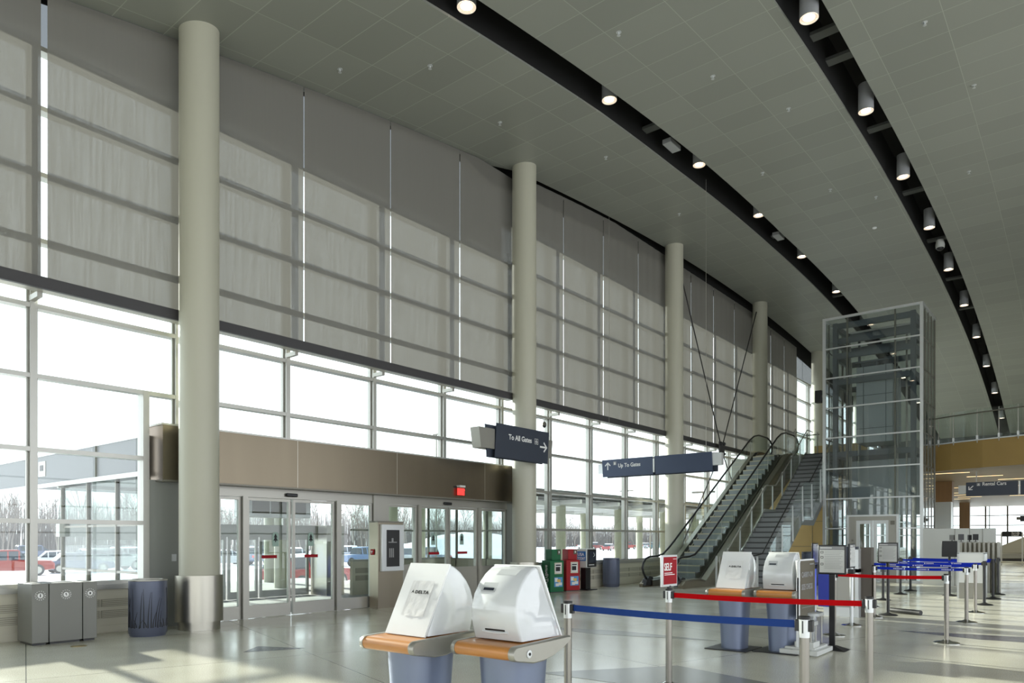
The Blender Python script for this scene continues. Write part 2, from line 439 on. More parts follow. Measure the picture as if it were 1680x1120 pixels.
# ---- round columns
for i, y in enumerate(COLS):
    zt = zc(y) + .05
    t = thing('column', ['cream round column beside the slatted litter bin, left of the doors', 'cream round column behind the To All Gates sign', 'cream round column behind the Up To Gates sign, left of the escalator',
                         'cream round column rising behind the top of the escalator', 'cream round column farthest along the windows, beside the glass lift', 'cream round column hidden far beyond the lift', 'cream round column left of the photo, nearest', 'cream round column left of the photo, behind the camera'][i], 'column', (-11.72, y, 0))
    obj('shaft', MB().lathe([(.315, .86), (.315, zt)], seg=48), 'column', t, smooth=True)
    cl = MB().lathe([(.375, .14), (.375, .90), (.32, .90)], seg=40); obj('base_cladding', cl, 'steel', t, smooth=True)
    obj('base_ring', MB().lathe([(.33, 0), (.33, .15)], seg=40), 'steel', t, smooth=True)

# ---- rail under the shades (one run per bay), with the light strip bracket arms
for n, (a, b) in enumerate(bays[:7]):
    y0, y1 = a - .05 if n else a, b + .08
    y0 = a + .3; y1 = b - .12 if n else b + .1
    y0 = a - .1; y1 = b + .05
    r = thing('shade_rail', ['charcoal rail under the grey shades left of the first column (behind the camera)', 'charcoal rail under the grey shades left of the nearest column', 'charcoal rail under the grey shades above the entrance doors', 'charcoal rail under the grey shades above the newspaper racks',
                             'charcoal rail under the shades behind the cable braces', 'charcoal rail under the shades behind the escalator top', 'charcoal rail under the shades beyond the lift'][n], 'rail', (-12.1, (y0 + y1) / 2, 5.15))
    gap = .33
    ya = a + gap if n else a; yb = b - .28
    if n >= 1: yb = b - .26
    wobj('fascia', MB().box(-11.98, -11.92, ya, b - .0 if False else yb + .1, 5.14, 5.31), 'charcoal', r)
    wobj('shelf', MB().box(-12.16, -11.98, ya, yb + .1, 5.14, 5.17), 'alu', r)
    for y in MY:
        if ya < y < yb: wobj('bracket', MB().box(-12.45, -12.1, y - .05, y + .02, 5.06, 5.14), 'alu', r)

# ---- roller shades
gapsY = [3.95, 8.45, 10.68, 12.9, 17.28, 19.47, 21.66, 25.73, 27.79, 29.91, 34.3, 36.16]
gw = {3.95: .085, 8.45: .022, 10.68: .022, 12.9: .022, 17.28: .022, 19.47: .025, 21.66: .025, 25.73: .035, 27.79: .045, 29.91: .045, 34.3: .05, 36.16: .05}
ords = ['first', 'second', 'third', 'fourth', 'fifth']
bayname = ['left of the hall behind the camera', 'left of the nearest column', 'above the entrance doors', 'above the newspaper racks', 'behind the cable braces', 'behind the escalator top']
for n, (a, b) in enumerate(bays[:6]):
    edges = [{3: 15.16, 4: 24.0, 5: 32.34}.get(n, a + .24)] + [g for g in gapsY if a < g < b] + [{2: 15.12, 3: 23.70, 4: 32.12}.get(n, b + .2)]
    if n == 0: edges = [-8.8, -6.6, -4.4, -2.6]
    if n == 1: edges = [-2.58, -.5, 1.7, 3.95, 6.33]
    if n == 5: edges = [32.34, 34.3, 36.16, 38.05]
    for k in range(len(edges) - 1):
        e0, e1 = edges[k], edges[k + 1]
        e0 += gw.get(edges[k], .02) / 2 if k else .0
        e1 -= gw.get(edges[k + 1], .02) / 2
        def ztop(y):
            if n <= 2: return zc(y) - .02 - (max(0, y - 13.6) * .12 if n == 2 else 0)
            if n == 3: return min(zc(y) - .02, 11.66)
            if n == 4: return 11.64
            return 11.60 - (y - 31.8) * .045
        ys = [e0 + (e1 - e0) * q / 4 for q in range(5)]
        # cloth hangs with a faint ripple
        rings = []
        m = MB(); N = 16
        vs = []; fs = []
        ph = random.random() * 6; amp = .004 if n < 3 else .012
        for q in range(N + 1):
            y = e0 + (e1 - e0) * q / N
            for j in range(2):
                z = [5.26, ztop(y)][j]
                xx = -12.13 + amp * math.sin(q * 1.7 + ph) * (1 if j == 0 else .4)
                vs.append((xx, y, z))
        vs2 = [(v[0] - .003, v[1], v[2]) for v in vs]
        nn = len(vs)
        for q in range(N):
            fs.append((2 * q, 2 * q + 1, 2 * q + 3, 2 * q + 2))
        m.add(vs, fs)
        s = thing('roller_shade', '%s light grey see-through roller shade from the left %s' % (ords[k], bayname[n]), 'shade', (-12.13, (e0 + e1) / 2, 5.26), group='roller shades ' + bayname[n])
        wobj('fabric', m, 'shade', s, smooth=True)
        wobj('hem_bar', MB().box(-12.145, -12.115, e0, e1, 5.22, 5.27), 'alu', s)
        wobj('roller_tube', MB().tube([(-12.175, e0, ztop(e0) - .03), (-12.175, e1, ztop(e1) - .03)], .035), 'grey_panel', s)

# ---- ceiling strips (curved along the hall) and dark lamp slots
def lerp(tab, y):
    if y <= tab[0][0]: return tab[0][1]
    for (a, va), (b, vb) in zip(tab, tab[1:]):
        if y <= b: return va + (vb - va) * (y - a) / (b - a)
    return tab[-1][1]
S1L = [(-14, -8.3), (0, -8.5), (8, -8.67), (14, -8.8), (18, -8.97), (26, -9.15), (36, -9.25), (60, -9.45)]
S1R = [(-14, -7.7), (0, -7.9), (8, -8.03), (14.6, -8.14), (18, -8.22), (25, -8.45), (36, -8.55), (60, -8.75)]
S2L = [(-14, -4.0), (0, -4.2), (12, -4.46), (19, -4.66), (29, -4.9), (42, -5.07), (60, -5.35)]
S2R = [(-14, -3.5), (0, -3.65), (13, -3.84), (17, -3.95), (24, -4.08), (35, -4.28), (43, -4.44), (60, -4.75)]
YS = [-14 + k * 1.0 for k in range(75)]
def curved(fl, fr, dz0, dz1):
    return MB().loft([[(fl(y), y, zc(y) + dz0), (fr(y), y, zc(y) + dz0), (fr(y), y, zc(y) + dz1), (fl(y), y, zc(y) + dz1)] for y in YS])
A1 = lambda y: lerp(S1L, y); B1 = lambda y: lerp(S1R, y); A2 = lambda y: lerp(S2L, y); B2 = lambda y: lerp(S2R, y)
for fl, fr in ((lambda y: -12.02 if y > 14 else -12.3, A1), (B1, A2), (B2, lambda y: 8.0)):
    struct('ceiling', curved(fl, fr, 0, .045), 'ceil', smooth=True)
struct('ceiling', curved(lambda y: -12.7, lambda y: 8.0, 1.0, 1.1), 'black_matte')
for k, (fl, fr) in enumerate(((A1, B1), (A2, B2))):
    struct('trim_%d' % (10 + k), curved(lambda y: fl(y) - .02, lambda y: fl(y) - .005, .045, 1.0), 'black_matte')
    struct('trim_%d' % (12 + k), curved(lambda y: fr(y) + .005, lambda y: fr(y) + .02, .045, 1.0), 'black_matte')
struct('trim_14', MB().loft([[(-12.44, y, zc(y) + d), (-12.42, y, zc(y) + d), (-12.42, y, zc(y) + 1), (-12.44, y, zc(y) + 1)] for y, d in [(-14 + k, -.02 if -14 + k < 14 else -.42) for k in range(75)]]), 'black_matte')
# struts crossing the slots
for k, (fl, fr, ys) in enumerate(((A1, B1, (16.2, 26, 33.8)), (A2, B2, (15.2, 16.4, 20.4, 25.3, 30, 34.5, 38.4)))):
    for y in ys:
        tag(obj('slot_strut', MB().box(fl(y), fr(y), y - .12, y + .12, zc(y) + .35, zc(y) + .42), 'plaster_dark'), 'dark strut crossing the %s ceiling slot' % ['left', 'right'][k], 'strut', 'struts across the ceiling slots')

# ---- downlights
def downlight(label, loc, group):
    t = thing('downlight', label, 'light', loc, group=group)
    obj('housing', MB().lathe([(.145, .03), (.165, .0), (.165, .62), (.10, .64), (.02, .64)], seg=28), 'lamp_body', t, smooth=True)
    obj('reflector', MB().lathe([(.02, .11), (.07, .10), (.148, .005), (.162, .001), (.155, .02)], seg=28), 'lamp_reflector', t, smooth=True)
    obj('lens', MB().lathe([(.001, .02), (.105, .02), (.105, .04), (.001, .04)], seg=24), 'lamp', t)
    obj('stem', MB().tube([(0, 0, .62), (0, 0, .62 + 0.5)], .02), 'black', t)
    return t
Yc = ['nearest', 'second nearest', 'third nearest', 'fourth nearest', 'fifth nearest', 'sixth nearest', 'seventh nearest', 'eighth nearest', 'ninth nearest', 'tenth nearest', 'eleventh nearest', 'twelfth nearest', 'farthest']
l0 = None
for i in range(12):
    y = 9.1 + 4.68 * i
    if y > 57: break
    lb = 'grey cylinder downlight, %s in the left ceiling slot' % Yc[i]
    loc = (lerp([(9, -8.4), (18.7, -8.47), (28, -8.68), (60, -8.95)], y), y, zc(y) + .08)
    if l0 is None: l0 = downlight(lb, loc, 'downlights in the left slot')
    else: dup(l0, loc, label=lb)
for i in range(11):
    y = 13.6 + 4.58 * i
    if y > 58: break
    dup(l0, (lerp([(13, -4.1), (18.3, -4.23), (23, -4.33), (32, -4.52), (44, -4.7), (60, -4.95)], y), y, zc(y) - .15), label='grey cylinder downlight, %s in the right ceiling slot' % Yc[i], group='downlights in the right slot')
# slot equipment
s = thing('slot_speaker', 'grey rectangular loudspeaker in the left ceiling slot past the second lamp', 'speaker', (-8.55, 17.0, zc(17) + .1))
obj('body', MB().box(-.12, .12, -.28, .28, 0, .12), 'lamp_body', s, bevel=.01); obj('bracket', MB().box(-.02, .02, -.2, -.16, .12, .3), 'black', s)
dup(s, (-8.75, 25.5, zc(25.5) + .1), label='grey rectangular loudspeaker in the left ceiling slot, between fourth and fifth lamps')
s = thing('ceiling_camera', 'white dome camera hanging in the right ceiling slot', 'camera', (-4.45, 29.6, zc(29.6) - .1))
obj('body', MB().lathe([(.02, .3), (.12, .28), (.15, .1), (.14, 0)], seg=20), 'white_paint', s, smooth=True)
obj('dome', MB().sphere((0, 0, 0), .12, sz=.8), 'black', s, smooth=True)
sp0 = None
for i, (x, y) in enumerate([(-11.2, 8.6), (-10.0, 9.8), (-10.6, 12.6), (-9.9, 16), (-6.9, 11.6), (-6.3, 14.4), (-5.6, 17), (-7.3, 20), (-6.2, 22.5), (-5.3, 24), (-2.6, 15.6), (-2.2, 19), (-2.9, 24), (-10.3, 21)]):
    lb = 'small sprinkler head on the ceiling at the %s' % ['far left near the first shades', 'left beside the first lamp slot', 'left above the entrance doors', 'left above the newspaper racks', 'middle near the second left lamp', 'middle strip, second one', 'middle strip, third one', 'middle strip, fourth one', 'middle strip, fifth one', 'middle strip, sixth one', 'right strip, nearest one', 'right strip, second one', 'right strip, third one', 'left strip above the racks'][i]
    if sp0 is None:
        sp0 = obj('sprinkler', MB().lathe([(.05, .0), (.05, -.01), (.015, -.015), (.015, -.06), (.035, -.065), (.001, -.07)], seg=12), 'alu_light', loc=(x, y, zc(y))); tag(sp0, lb, 'sprinkler', 'ceiling sprinklers'); s = sp0
    else:
        s = sp0.copy(); C.objects.link(s); s.location = (x, y, zc(y)); s['label'] = lb
s = obj('smoke_detector', MB().lathe([(.07, 0), (.07, -.03), (.03, -.05), (.001, -.05)], seg=16), 'white_p', loc=(-5.9, 26.5, zc(26.5))); tag(s, 'round white smoke detector on the middle ceiling strip', 'detector')

# ---- other sides of the hall (out of frame, window openings added for fill light)
def glazed(name, horizontal, pos, a, b, zt, step=2.19):  # frames without panes, left open to let sky light in
    fr = MB(); w = bpy.data.objects.new(name, None); C.objects.link(w); tag(w, kind='structure')
    n = int((b - a) / step)
    for k in range(n + 1):
        p = a + (b - a) * k / n
        if horizontal: fr.box(p - .04, p + .04, pos, pos + .15, 0, zt)
        else: fr.box(pos, pos + .15, p - .04, p + .04, 0, zt)
    for z in [.8, 1.77, 2.85, 3.95, 5, 6.1, 7.2, 8.3, 9.4]:
        if z > zt: break
        if horizontal: fr.box(a, b, pos, pos + .15, z - .03, z + .03)
        else: fr.box(pos, pos + .15, a, b, z - .03, z + .03)
    obj('window_frame', fr, 'mull', w)
glazed('window_11', True, -14.0, -12.6, 8, 9)
glazed('window_12', False, 8.0, -14, 26, 9)
struct('wall_right', MB().prism([(-14, 9), (26, 9)] + [(26 - 40 * k / 10, zc(26 - 40 * k / 10) + 1) for k in range(11)], 'x', 8.0, 8.25), 'plaster')
struct('wall_right', MB().box(8.0, 8.25, 26, 66, 0, 13), 'plaster')
struct('wall_rear', MB().box(-12.7, 8.2, 58.2, 58.5, 4.9, 12), 'plaster_dark')

# ---- entrance vestibule
VY0, VY1 = 5.65, 15.45
h = struct('trim_20', MB().box(-12.85, -12.2, VY0 + .08, VY1, 2.5, 3.42), 'header_steel')
obj('lip', MB().box(-12.86, -12.18, VY0 + .06, VY1 + .02, 2.47, 2.50), 'mull_dark', h); obj('lip', MB().box(-12.86, -12.19, VY0 + .06, VY1 + .02, 3.42, 3.45), 'mull', h)
obj('seam', MB().box(-12.2, -12.197, 8.35, 8.36, 2.5, 3.42).box(-12.2, -12.197, 10.93, 10.94, 2.5, 3.42).box(-12.2, -12.197, 13.9, 13.91, 2.5, 3.42), 'steel', h)
struct('wall_left', MB().box(-12.6, -12.42, VY0 - .05, 6.80, 0, 2.5), 'grey_panel')
struct('wall_left', MB().box(-12.6, -12.42, 15.05, 15.47, 0, 2.5), 'grey_panel')
sw = obj('light_switch', MB().box(-12.42, -12.405, 5.98, 6.06, 1.12, 1.24), 'alu_light'); tag(sw, 'small steel switch plate on the grey wall left of the doors', 'switch')
tr = struct('trim_21', MB().box(-12.55, -12.42, 6.8, 15.05, 2.29, 2.5), 'alu')
def door_leaf(n, y0, y1, X=-12.42, z1=2.28, st=.05, bot=.24, z0=0.01, mat='alu', decal=None, strip=None):
    d = bpy.data.objects.new('door_%d' % n, None); C.objects.link(d); tag(d, kind='structure')
    f = MB().box(X - .06, X, y0, y0 + st, z0, z1).box(X - .06, X, y1 - st, y1, z0, z1).box(X - .06, X, y0 + st, y1 - st, z0, z0 + bot).box(X - .06, X, y0 + st, y1 - st, z1 - st, z1)
    obj('door_frame', f, mat, d)
    obj('door_pane', MB().box(X - .035, X - .025, y0 + st, y1 - st, z0 + bot, z1 - st), 'glass', d)
    ym = (y0 + y1) / 2
    if decal is not None:
        yd = decal
        dm = MB().prism([(yd - .07, 1.36), (yd + .07, 1.36), (yd + .07, 1.56)] + [(yd + .07 * math.cos(a * PI / 8), 1.56 + .08 * math.sin(a * PI / 8)) for a in range(1, 8)] + [(yd - .07, 1.56)], 'x', X - .022, X - .02)
        obj('decal', dm, 'decal_l', d)
        obj('decal_tree', MB().prism([(yd, 1.61), (yd - .04, 1.53), (yd - .015, 1.53), (yd - .05, 1.47), (yd - .01, 1.47), (yd - .01, 1.44), (yd + .01, 1.44), (yd + .01, 1.47), (yd + .05, 1.47), (yd + .015, 1.53), (yd + .04, 1.53)], 'x', X - .0195, X - .018), 'text_black', d)
    if strip:
        obj('warning_strip', MB().box(X - .02, X - .018, strip[0], strip[1], 1.13, 1.19), 'signred', d)
    return d
door_leaf(1, 6.83, 7.28)
door_leaf(2, 7.40, 8.345, decal=8.02, strip=(7.72, 8.05))
door_leaf(3, 8.40, 9.40, decal=8.83, strip=(8.68, 9.0))
door_leaf(4, 9.53, 10.4)
struct('trim_22', MB().box(-12.56, -12.36, 9.42, 9.52, 0, 2.3), 'alu')
struct('trim_23', MB().box(-12.56, -12.36, 7.29, 7.39, 0, 2.3), 'alu')
struct('trim_24', MB().box(-12.56, -12.38, 10.42, 10.82, 0, 2.5), 'alu')
door_leaf(5, 10.84, 11.75, bot=.9)
door_leaf(6, 11.85, 12.78, decal=12.3, strip=(12.15, 12.5), bot=.85)
door_leaf(7, 12.82, 13.86, decal=13.3, strip=(13.15, 13.5), bot=.8)
door_leaf(8, 13.98, 15.02, bot=.8)
struct('trim_25', MB().box(-12.56, -12.36, 11.76, 11.84, 0, 2.3), 'alu')
struct('trim_26', MB().box(-12.56, -12.36, 13.87, 13.97, 0, 2.3), 'alu')
for y, lb in ((8.35, 'left'), (12.75, 'right')):
    s = tag(obj('door_sensor', MB().box(-12.42, -12.36, y - .13, y + .13, 2.33, 2.40), 'black', bevel=.02), 'black oval motion sensor above the %s pair of sliding doors' % lb, 'sensor')
# exit sign
e = thing('exit_sign', 'small red EXIT sign hanging on the steel header over the doors', 'sign', (-12.2, 12.95, 2.55))
obj('canopy', MB().box(0, .12, -.10, .10, .21, .26), 'white_paint', e, bevel=.005); obj('arm', MB().box(0, .02, -.2, -.1, .2, .24), 'black', e)
obj('panel', MB().box(.045, .06, -.15, .15, 0, .21), 'clearp', e)
ex = text_on('EXIT', .17, (.064, -.135, .04), (0, 1, 0), (0, 0, 1), sx=.78); obj('lettering', ex, 'exitred', e)
obj('face', MB().box(.06, .062, -.13, .13, .02, .19), 'exitred', e)
# free-standing pier with extinguisher case
p = thing('equipment_pier', 'waist-wide steel pier with a glazed cabinet between the sliding doors', 'pier', (-12.22, 10.65, 0))
obj('body', MB().box(-.16, .12, -.35, .37, 0, 1.86), 'steel_dark', p); obj('edge_trim', MB().box(-.165, .125, -.36, .38, 1.86, 1.89), 'mull_dark', p)
k = obj('cabinet', MB().box(.12, .19, -.30, .34, .80, 1.82), 'alu_light', p, bevel=.008)
obj('cabinet_window', MB().box(.188, .196, -.17, .20, .90, 1.70), 'black', k)
obj('cabinet_contents', MB().box(.196, .199, -.10, -.07, 1.10, 1.30).box(.196, .199, -.05, -.02, 1.10, 1.30).box(.196, .199, 0, .03, 1.10, 1.30).box(.196, .199, -.12, .12, 1.42, 1.44).box(.196, .199, -.03, .02, 1.44, 1.52), 'text_grey', k)
s = tag(obj('fire_alarm', MB().box(-.05, .05, -.03, 0, 0, .12), 'rackred', bevel=.006, loc=(-12.27, 10.30, 1.16)), 'small red fire alarm pull box on the side of the steel pier', 'alarm')
obj('handle', MB().box(-.03, .03, -.038, -.03, .07, .085).box(-.008, .008, -.038, -.03, .03, .07), 'text_white', s)
# vestibule sides, roof and outer doors
struct('floor', MB().box(-24, -12.9, 5.2, 16.6, -.15, 0), 'asphalt')
OX = -16.6
struct('ceiling', MB().box(-17.0, -12.86, VY0, 16.3, 2.62, 2.75), 'canopy')
struct('trim_27', MB().box(-17.0, -16.8, VY0, 20.5, 2.6, 3.3), 'canopy')
fasc = struct('trim_28', MB().box(-24, -12.7, VY0 - .02, VY0 + .1, 2.62, 3.28), 'canopy')
obj('flashing', MB().box(-24, -12.7, VY0 - .05, VY0 - .02, 3.24, 3.28), 'alu_light', fasc); obj('flashing', MB().box(-24, -12.7, VY0 - .05, VY0 - .02, 2.58, 2.66), 'white_paint', fasc)
obj('sign_plate', MB().box(-17.6, -17.2, VY0 - .03, VY0 - .02, 2.82, 3.14), 'alu', fasc); obj('vent_hole', MB().box(-17.5, -17.32, VY0 - .035, VY0 - .03, 2.94, 3.06), 'charcoal', fasc)
obj('joint', MB().box(-14.61, -14.59, VY0 - .055, VY0 - .02, 2.66, 3.24), 'mull_dark', fasc)
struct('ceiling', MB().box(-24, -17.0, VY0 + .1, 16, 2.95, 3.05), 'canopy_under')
def glass_side(n, y, x0, x1, z1, lower):
    w = bpy.data.objects.new('window_%d' % n, None); C.objects.link(w); tag(w, kind='structure')
    f = MB(); nn = max(1, round((x1 - x0) / 1.4))
    for k in range(nn + 1):
        x = x0 + (x1 - x0) * k / nn; f.box(x - .018, x + .018, y - .04, y + .04, 0, z1)
    for z in (.9, 1.75): f.box(x0, x1, y - .03, y + .03, z - .02, z + .02)
    obj('window_frame', f, 'mull_dark', w); obj('window_pane', MB().box(x0, x1, y - .006, y + .006, .9, z1), 'glass_vest', w)
    if lower: obj('panel', MB().box(x0, x1, y - .04, y + .04, 0, .9), 'vent', w)
    else: obj('window_pane', MB().box(x0, x1, y - .006, y + .006, 0.03, .9), 'glass_vest', w)
glass_side(13, 5.75, OX, -12.7, 2.62, False)
glass_side(14, 16.2, OX, -12.9, 2.62, True)
# mid partition of the vestibule (steel clad) and outer front
struct('wall_left', MB().box(-16.6, -15.9, 11.78, 12.35, 0, 1.86), 'steel')
struct('trim_29', MB().box(OX - .1, OX + .1, VY0, 11.78, 1.55, 1.86), 'grey_metal')
oy = [(7.95, 9.33, 9.0), (9.38, 10.2, None), (10.25, 11.72, 11.3), (6.2, 7.9, None)]
for q, (a, b, dcl) in enumerate(oy):
    door_leaf(9 + q, a, b, X=OX, z1=1.55, st=.07, bot=.18, mat='grey_metal')
g = struct('window_15', MB().box(OX - .04, OX + .04, VY0, 11.8, 2.55, 2.62).box(OX - .04, OX + .04, 8.15, 8.2, 1.86, 2.6).box(OX - .04, OX + .04, 10.9, 10.95, 1.86, 2.6), 'mull')
obj('window_pane', MB().box(OX - .006, OX + .006, VY0, 11.78, 1.86, 2.6), 'glass', g)
OW = -15.6
w = struct('window_16', MB().box(OW - .06, OW + .06, 12.35, 16.2, .90, .95).box(OW - .05, OW + .05, 12.35, 16.2, 1.72, 1.77).box(OW - .055, OW + .055, 13.2, 13.25, .95, 2.6).box(OW - .055, OW + .055, 14.6, 14.65, .95, 2.6), 'mull')
obj('window_pane', MB().box(OW - .006, OW + .006, 12.35, 16.2, .95, 2.6), 'glass', w); obj('panel', MB().box(OW - .05, OW + .05, 12.35, 16.2, 0, .90), 'vent', w)
obj('vent_panel', MB().box(OW + .05, OW + .06, 12.45, 13.3, .58, .72).box(OW + .05, OW + .06, 13.35, 14.2, .58, .72).box(OW + .05, OW + .06, 12.45, 13.3, .38, .52).box(OW + .05, OW + .06, 13.35, 14.2, .38, .52), 'vent_dark', w)
u = thing('fan_heater', 'long grey louvred air-curtain unit hanging inside the entrance vestibule', 'heater', (-15.0, 9.6, 2.02))
wobj('body', MB().box(-15.3, -14.8, 8.8, 10.5, 2.0, 2.45), 'alu_light', u, bevel=.01)
wobj('grille', MB().box(-14.8, -14.79, 8.95, 9.38, 2.08, 2.38).box(-14.8, -14.79, 9.43, 9.86, 2.08, 2.38).box(-14.8, -14.79, 9.91, 10.36, 2.08, 2.38), 'mull_dark', u)
wobj('hanger', MB().box(-15.1, -15.06, 8.95, 8.99, 2.45, 2.62).box(-15.1, -15.06, 10.3, 10.34, 2.45, 2.62), 'alu', u)
for x, y, lb in ((-12.98, 9.9, 'pair'),):
    pass

# ---- mezzanine and the far hall below it
ZF = 4.9
fp = [(-4.74, 30.45), (-4.2, 30.15), (-3.2, 29.75), (-2.0, 29.4), (-.5, 29.05), (2, 28.7), (8, 28.4)]
fl = [(-12.36, 30.15), (-9.7, 30.15), (-8.0, 30.15), (-7.95, 30.45)] + fp
struct('floor', MB().prism(fl + [(8, 66), (-12.36, 66)], 'z', 4.0, ZF), 'plaster')
struct('ceiling', MB().prism(fl + [(8, 66), (-12.36, 66)], 'z', 3.985, 4.0), 'soffit')
fc = MB()
for (xa, ya), (xb, yb) in zip(fp, fp[1:]):
    fc.prism([(xa, ya - .04), (xb, yb - .04), (xb, yb), (xa, ya)], 'z', 3.98, 4.95)
m = struct('trim_30', fc, 'goldd')
cb = MB()
for (xa, ya), (xb, yb) in zip(fp, fp[1:]):
    cb.prism([(xa, ya - .07), (xb, yb - .07), (xb, yb), (xa, ya)], 'z', 4.93, 4.97)
obj('cap', cb, 'alu_light', m)
# glass guard on the mezzanine edge
gr = thing('guard_rail', 'curved glass guard rail along the gold mezzanine edge', 'railing', (-2, 29.5, 4.95))
for (xa, ya), (xb, yb) in zip(fp, fp[1:]):
    wobj('glass_panel', MB().prism([(xa + .03, ya - .055), (xb - .03, yb - .055), (xb - .03, yb - .043), (xa + .03, ya - .043)], 'z', 4.72 + .2, 6.02), 'glass_green', gr)
pts = [(x, y - .14, 5.88) for x, y in fp]
wobj('handrail', MB().tube(pts, .022), 'mull_dark', gr)
def on_fp(x):
    for (xa, ya), (xb, yb) in zip(fp, fp[1:]):
        if xa <= x <= xb: return ya + (yb - ya) * (x - xa) / (xb - xa)
    return 30.4
for x in (-4.6, -4.1, -3.35, -2.7, -2.15, -1.3, -.4, .6, 1.6, 2.8, 4, 5.3, 6.6):
    y = on_fp(x)
    wobj('baluster', MB().box(x - .012, x + .012, y - .10, y - .06, 4.85, 6.0), 'alu', gr)
    wobj('clamp', MB().box(x - .03, x + .03, y - .13, y - .07, 4.97, 5.1), 'alu_light', gr)
# gold panelled wall under the mezzanine and stairs
gw_ = struct('wall_rear', MB().box(-11.3, -7.95, 30.16, 30.4, 0, 4.0), 'gold')
obj('seam', MB().box(-11.3, -7.95, 30.145, 30.15, 2.2, 2.215).box(-11.3, -7.95, 30.145, 30.15, 1.2, 1.215).box(-9.0, -8.985, 30.145, 30.15, 0, 4).box(-10.2, -10.185, 30.145, 30.15, 0, 4), 'mull_dark', gw_)
struct('wall_rear', MB().box(-10.2, -8.0, 34.5, 34.7, 4.9, 5.75), 'gold')
# soffit strip lights
sl0 = None; q = 0
for r in range(10):
    for x in [-6.9 + r * .25 % 1.1, -4.4 + (r * .83) % 1.9, -1.2 + (r * .6) % 1.5]:
        y = 31.6 + r * 2.3
        if sl0 is None:
            sl0 = obj('strip_light', MB().box(-.6, .6, -.035, .035, -.012, 0), 'strip', loc=(x, y, 3.987)); s = sl0
        else: s = sl0.copy(); C.objects.link(s); s.location = (x, y, 3.987)
        tag(s, 'thin warm linear light recessed in the wood ceiling under the mezzanine', 'light', 'linear lights under the mezzanine'); q += 1
# far window wall
FYW = 66.0
w = bpy.data.objects.new('window_17', None); C.objects.link(w); tag(w, kind='structure')
f = MB()
for u in (1558, 1617, 1653, 1689, 1520, 1480):
    x = x_at(u, FYW); f.box(x - .05, x + .05, FYW - .1, FYW + .1, 0, 4.0)
x = x_at(1623, FYW); f.box(x - .03, x + .03, FYW + .05, FYW + .1, 1.9, 4.0)
for v in (845.5, 861.5, 877.5):
    z = z_at(v, x_at(1617, FYW), FYW); f.box(-24, 8, FYW - .05, FYW + .05, z - .03, z + .03)
obj('window_frame', f, 'mull_dark', w); obj('window_pane', MB().box(-24, 8, FYW + .02, FYW + .03, 0, 4), 'glass', w)
struct('wall_left', MB().box(-12.9, -12.6, 60, 66, 0, 4.9), 'plaster')
for u, Y, wd, lb, mt in ((1583, 58, .30, 'dark steel post right of the brown pier in front of the far windows', 'woodwall'), (1558.5, 50, .16, 'black post beside the brown pier in front of the far windows', 'black')):
    x = x_at(u, Y); tag(obj('steel_post', MB().box(x - wd, x + wd, Y - .2, Y + .2, 0, 3.99), mt), lb, 'post')
p = thing('clad_pier', 'broad pier clad in wood above and brushed steel below, behind the lift', 'pier', (x_at(1547, 36), 36, 0))
obj('steel_cladding', MB().box(-.36, .30, 0, .5, 1.9, 3.1), 'alu_light', p); obj('wood_cladding', MB().box(-.36, .34, 0, .5, 3.1, 3.98), 'woodwall', p); obj('base', MB().box(-.40, .36, -.05, .5, 0, 1.9), 'steel_dark', p)

# =================================================================== THINGS IN THE HALL
# ---- recycling station
t = thing('recycling_bin', 'low grey metal recycling bin with three round white symbols', 'bin', (-11.91, 4.05, 0))
for k, (a, b) in enumerate(((3.63, 3.84), (3.85, 4.28), (4.29, 4.48))):
    c = wobj('compartment', MB().box(-12.2, -11.62, a, b, .03, .87), 'bingrey', t, bevel=.006)
    ym = (a + b) / 2; X = -11.618
    wobj('foot', MB().box(-12.15, -11.66, a + .02, b - .02, 0, .03), 'black', c)
    wobj('opening', MB().box(-12.1, -11.75, a + .05, b - .05, .868, .876), 'black', c)
    e = MB(); 
    e.prism([(ym + .036 * math.cos(i * PI / 10), .70 + .036 * math.sin(i * PI / 10)) for i in range(20)], 'x', X, X + .002)
    for i in range(14):
        an = i * 2 * PI / 14
        for rr in (.050, .062):
            if math.sin(an) > .5 and rr < .06: continue
            e.prism([(ym + rr * math.cos(an + q), .70 + rr * math.sin(an + q)) for q in (-.1, .1)] + [(ym + (rr + .006) * math.cos(an + q), .70 + (rr + .006) * math.sin(an + q)) for q in (.1, -.1)], 'x', X, X + .002)
    wobj('symbol', e, 'text_white', c)
    wobj('symbol_mark', [MB().box(X + .002, X + .004, ym - .006, ym + .006, .68, .72).box(X + .002, X + .004, ym - .003, ym + .003, .72, .728), MB().box(X + .002, X + .004, ym - .010, ym + .004, .70, .72).box(X + .002, X + .004, ym, ym + .008, .682, .702), MB().box(X + .002, X + .004, ym - .01, ym + .01, .685, .715)][k], 'text_black', c)
dr = obj('floor_drain', MB().lathe([(.10, 0), (.10, .004), (.08, .005), (.001, .005)], seg=24), 'brass', loc=(-11.12, 4.05, 0.001)); tag(dr, 'round brass drain cover in the floor before the recycling bin', 'drain')

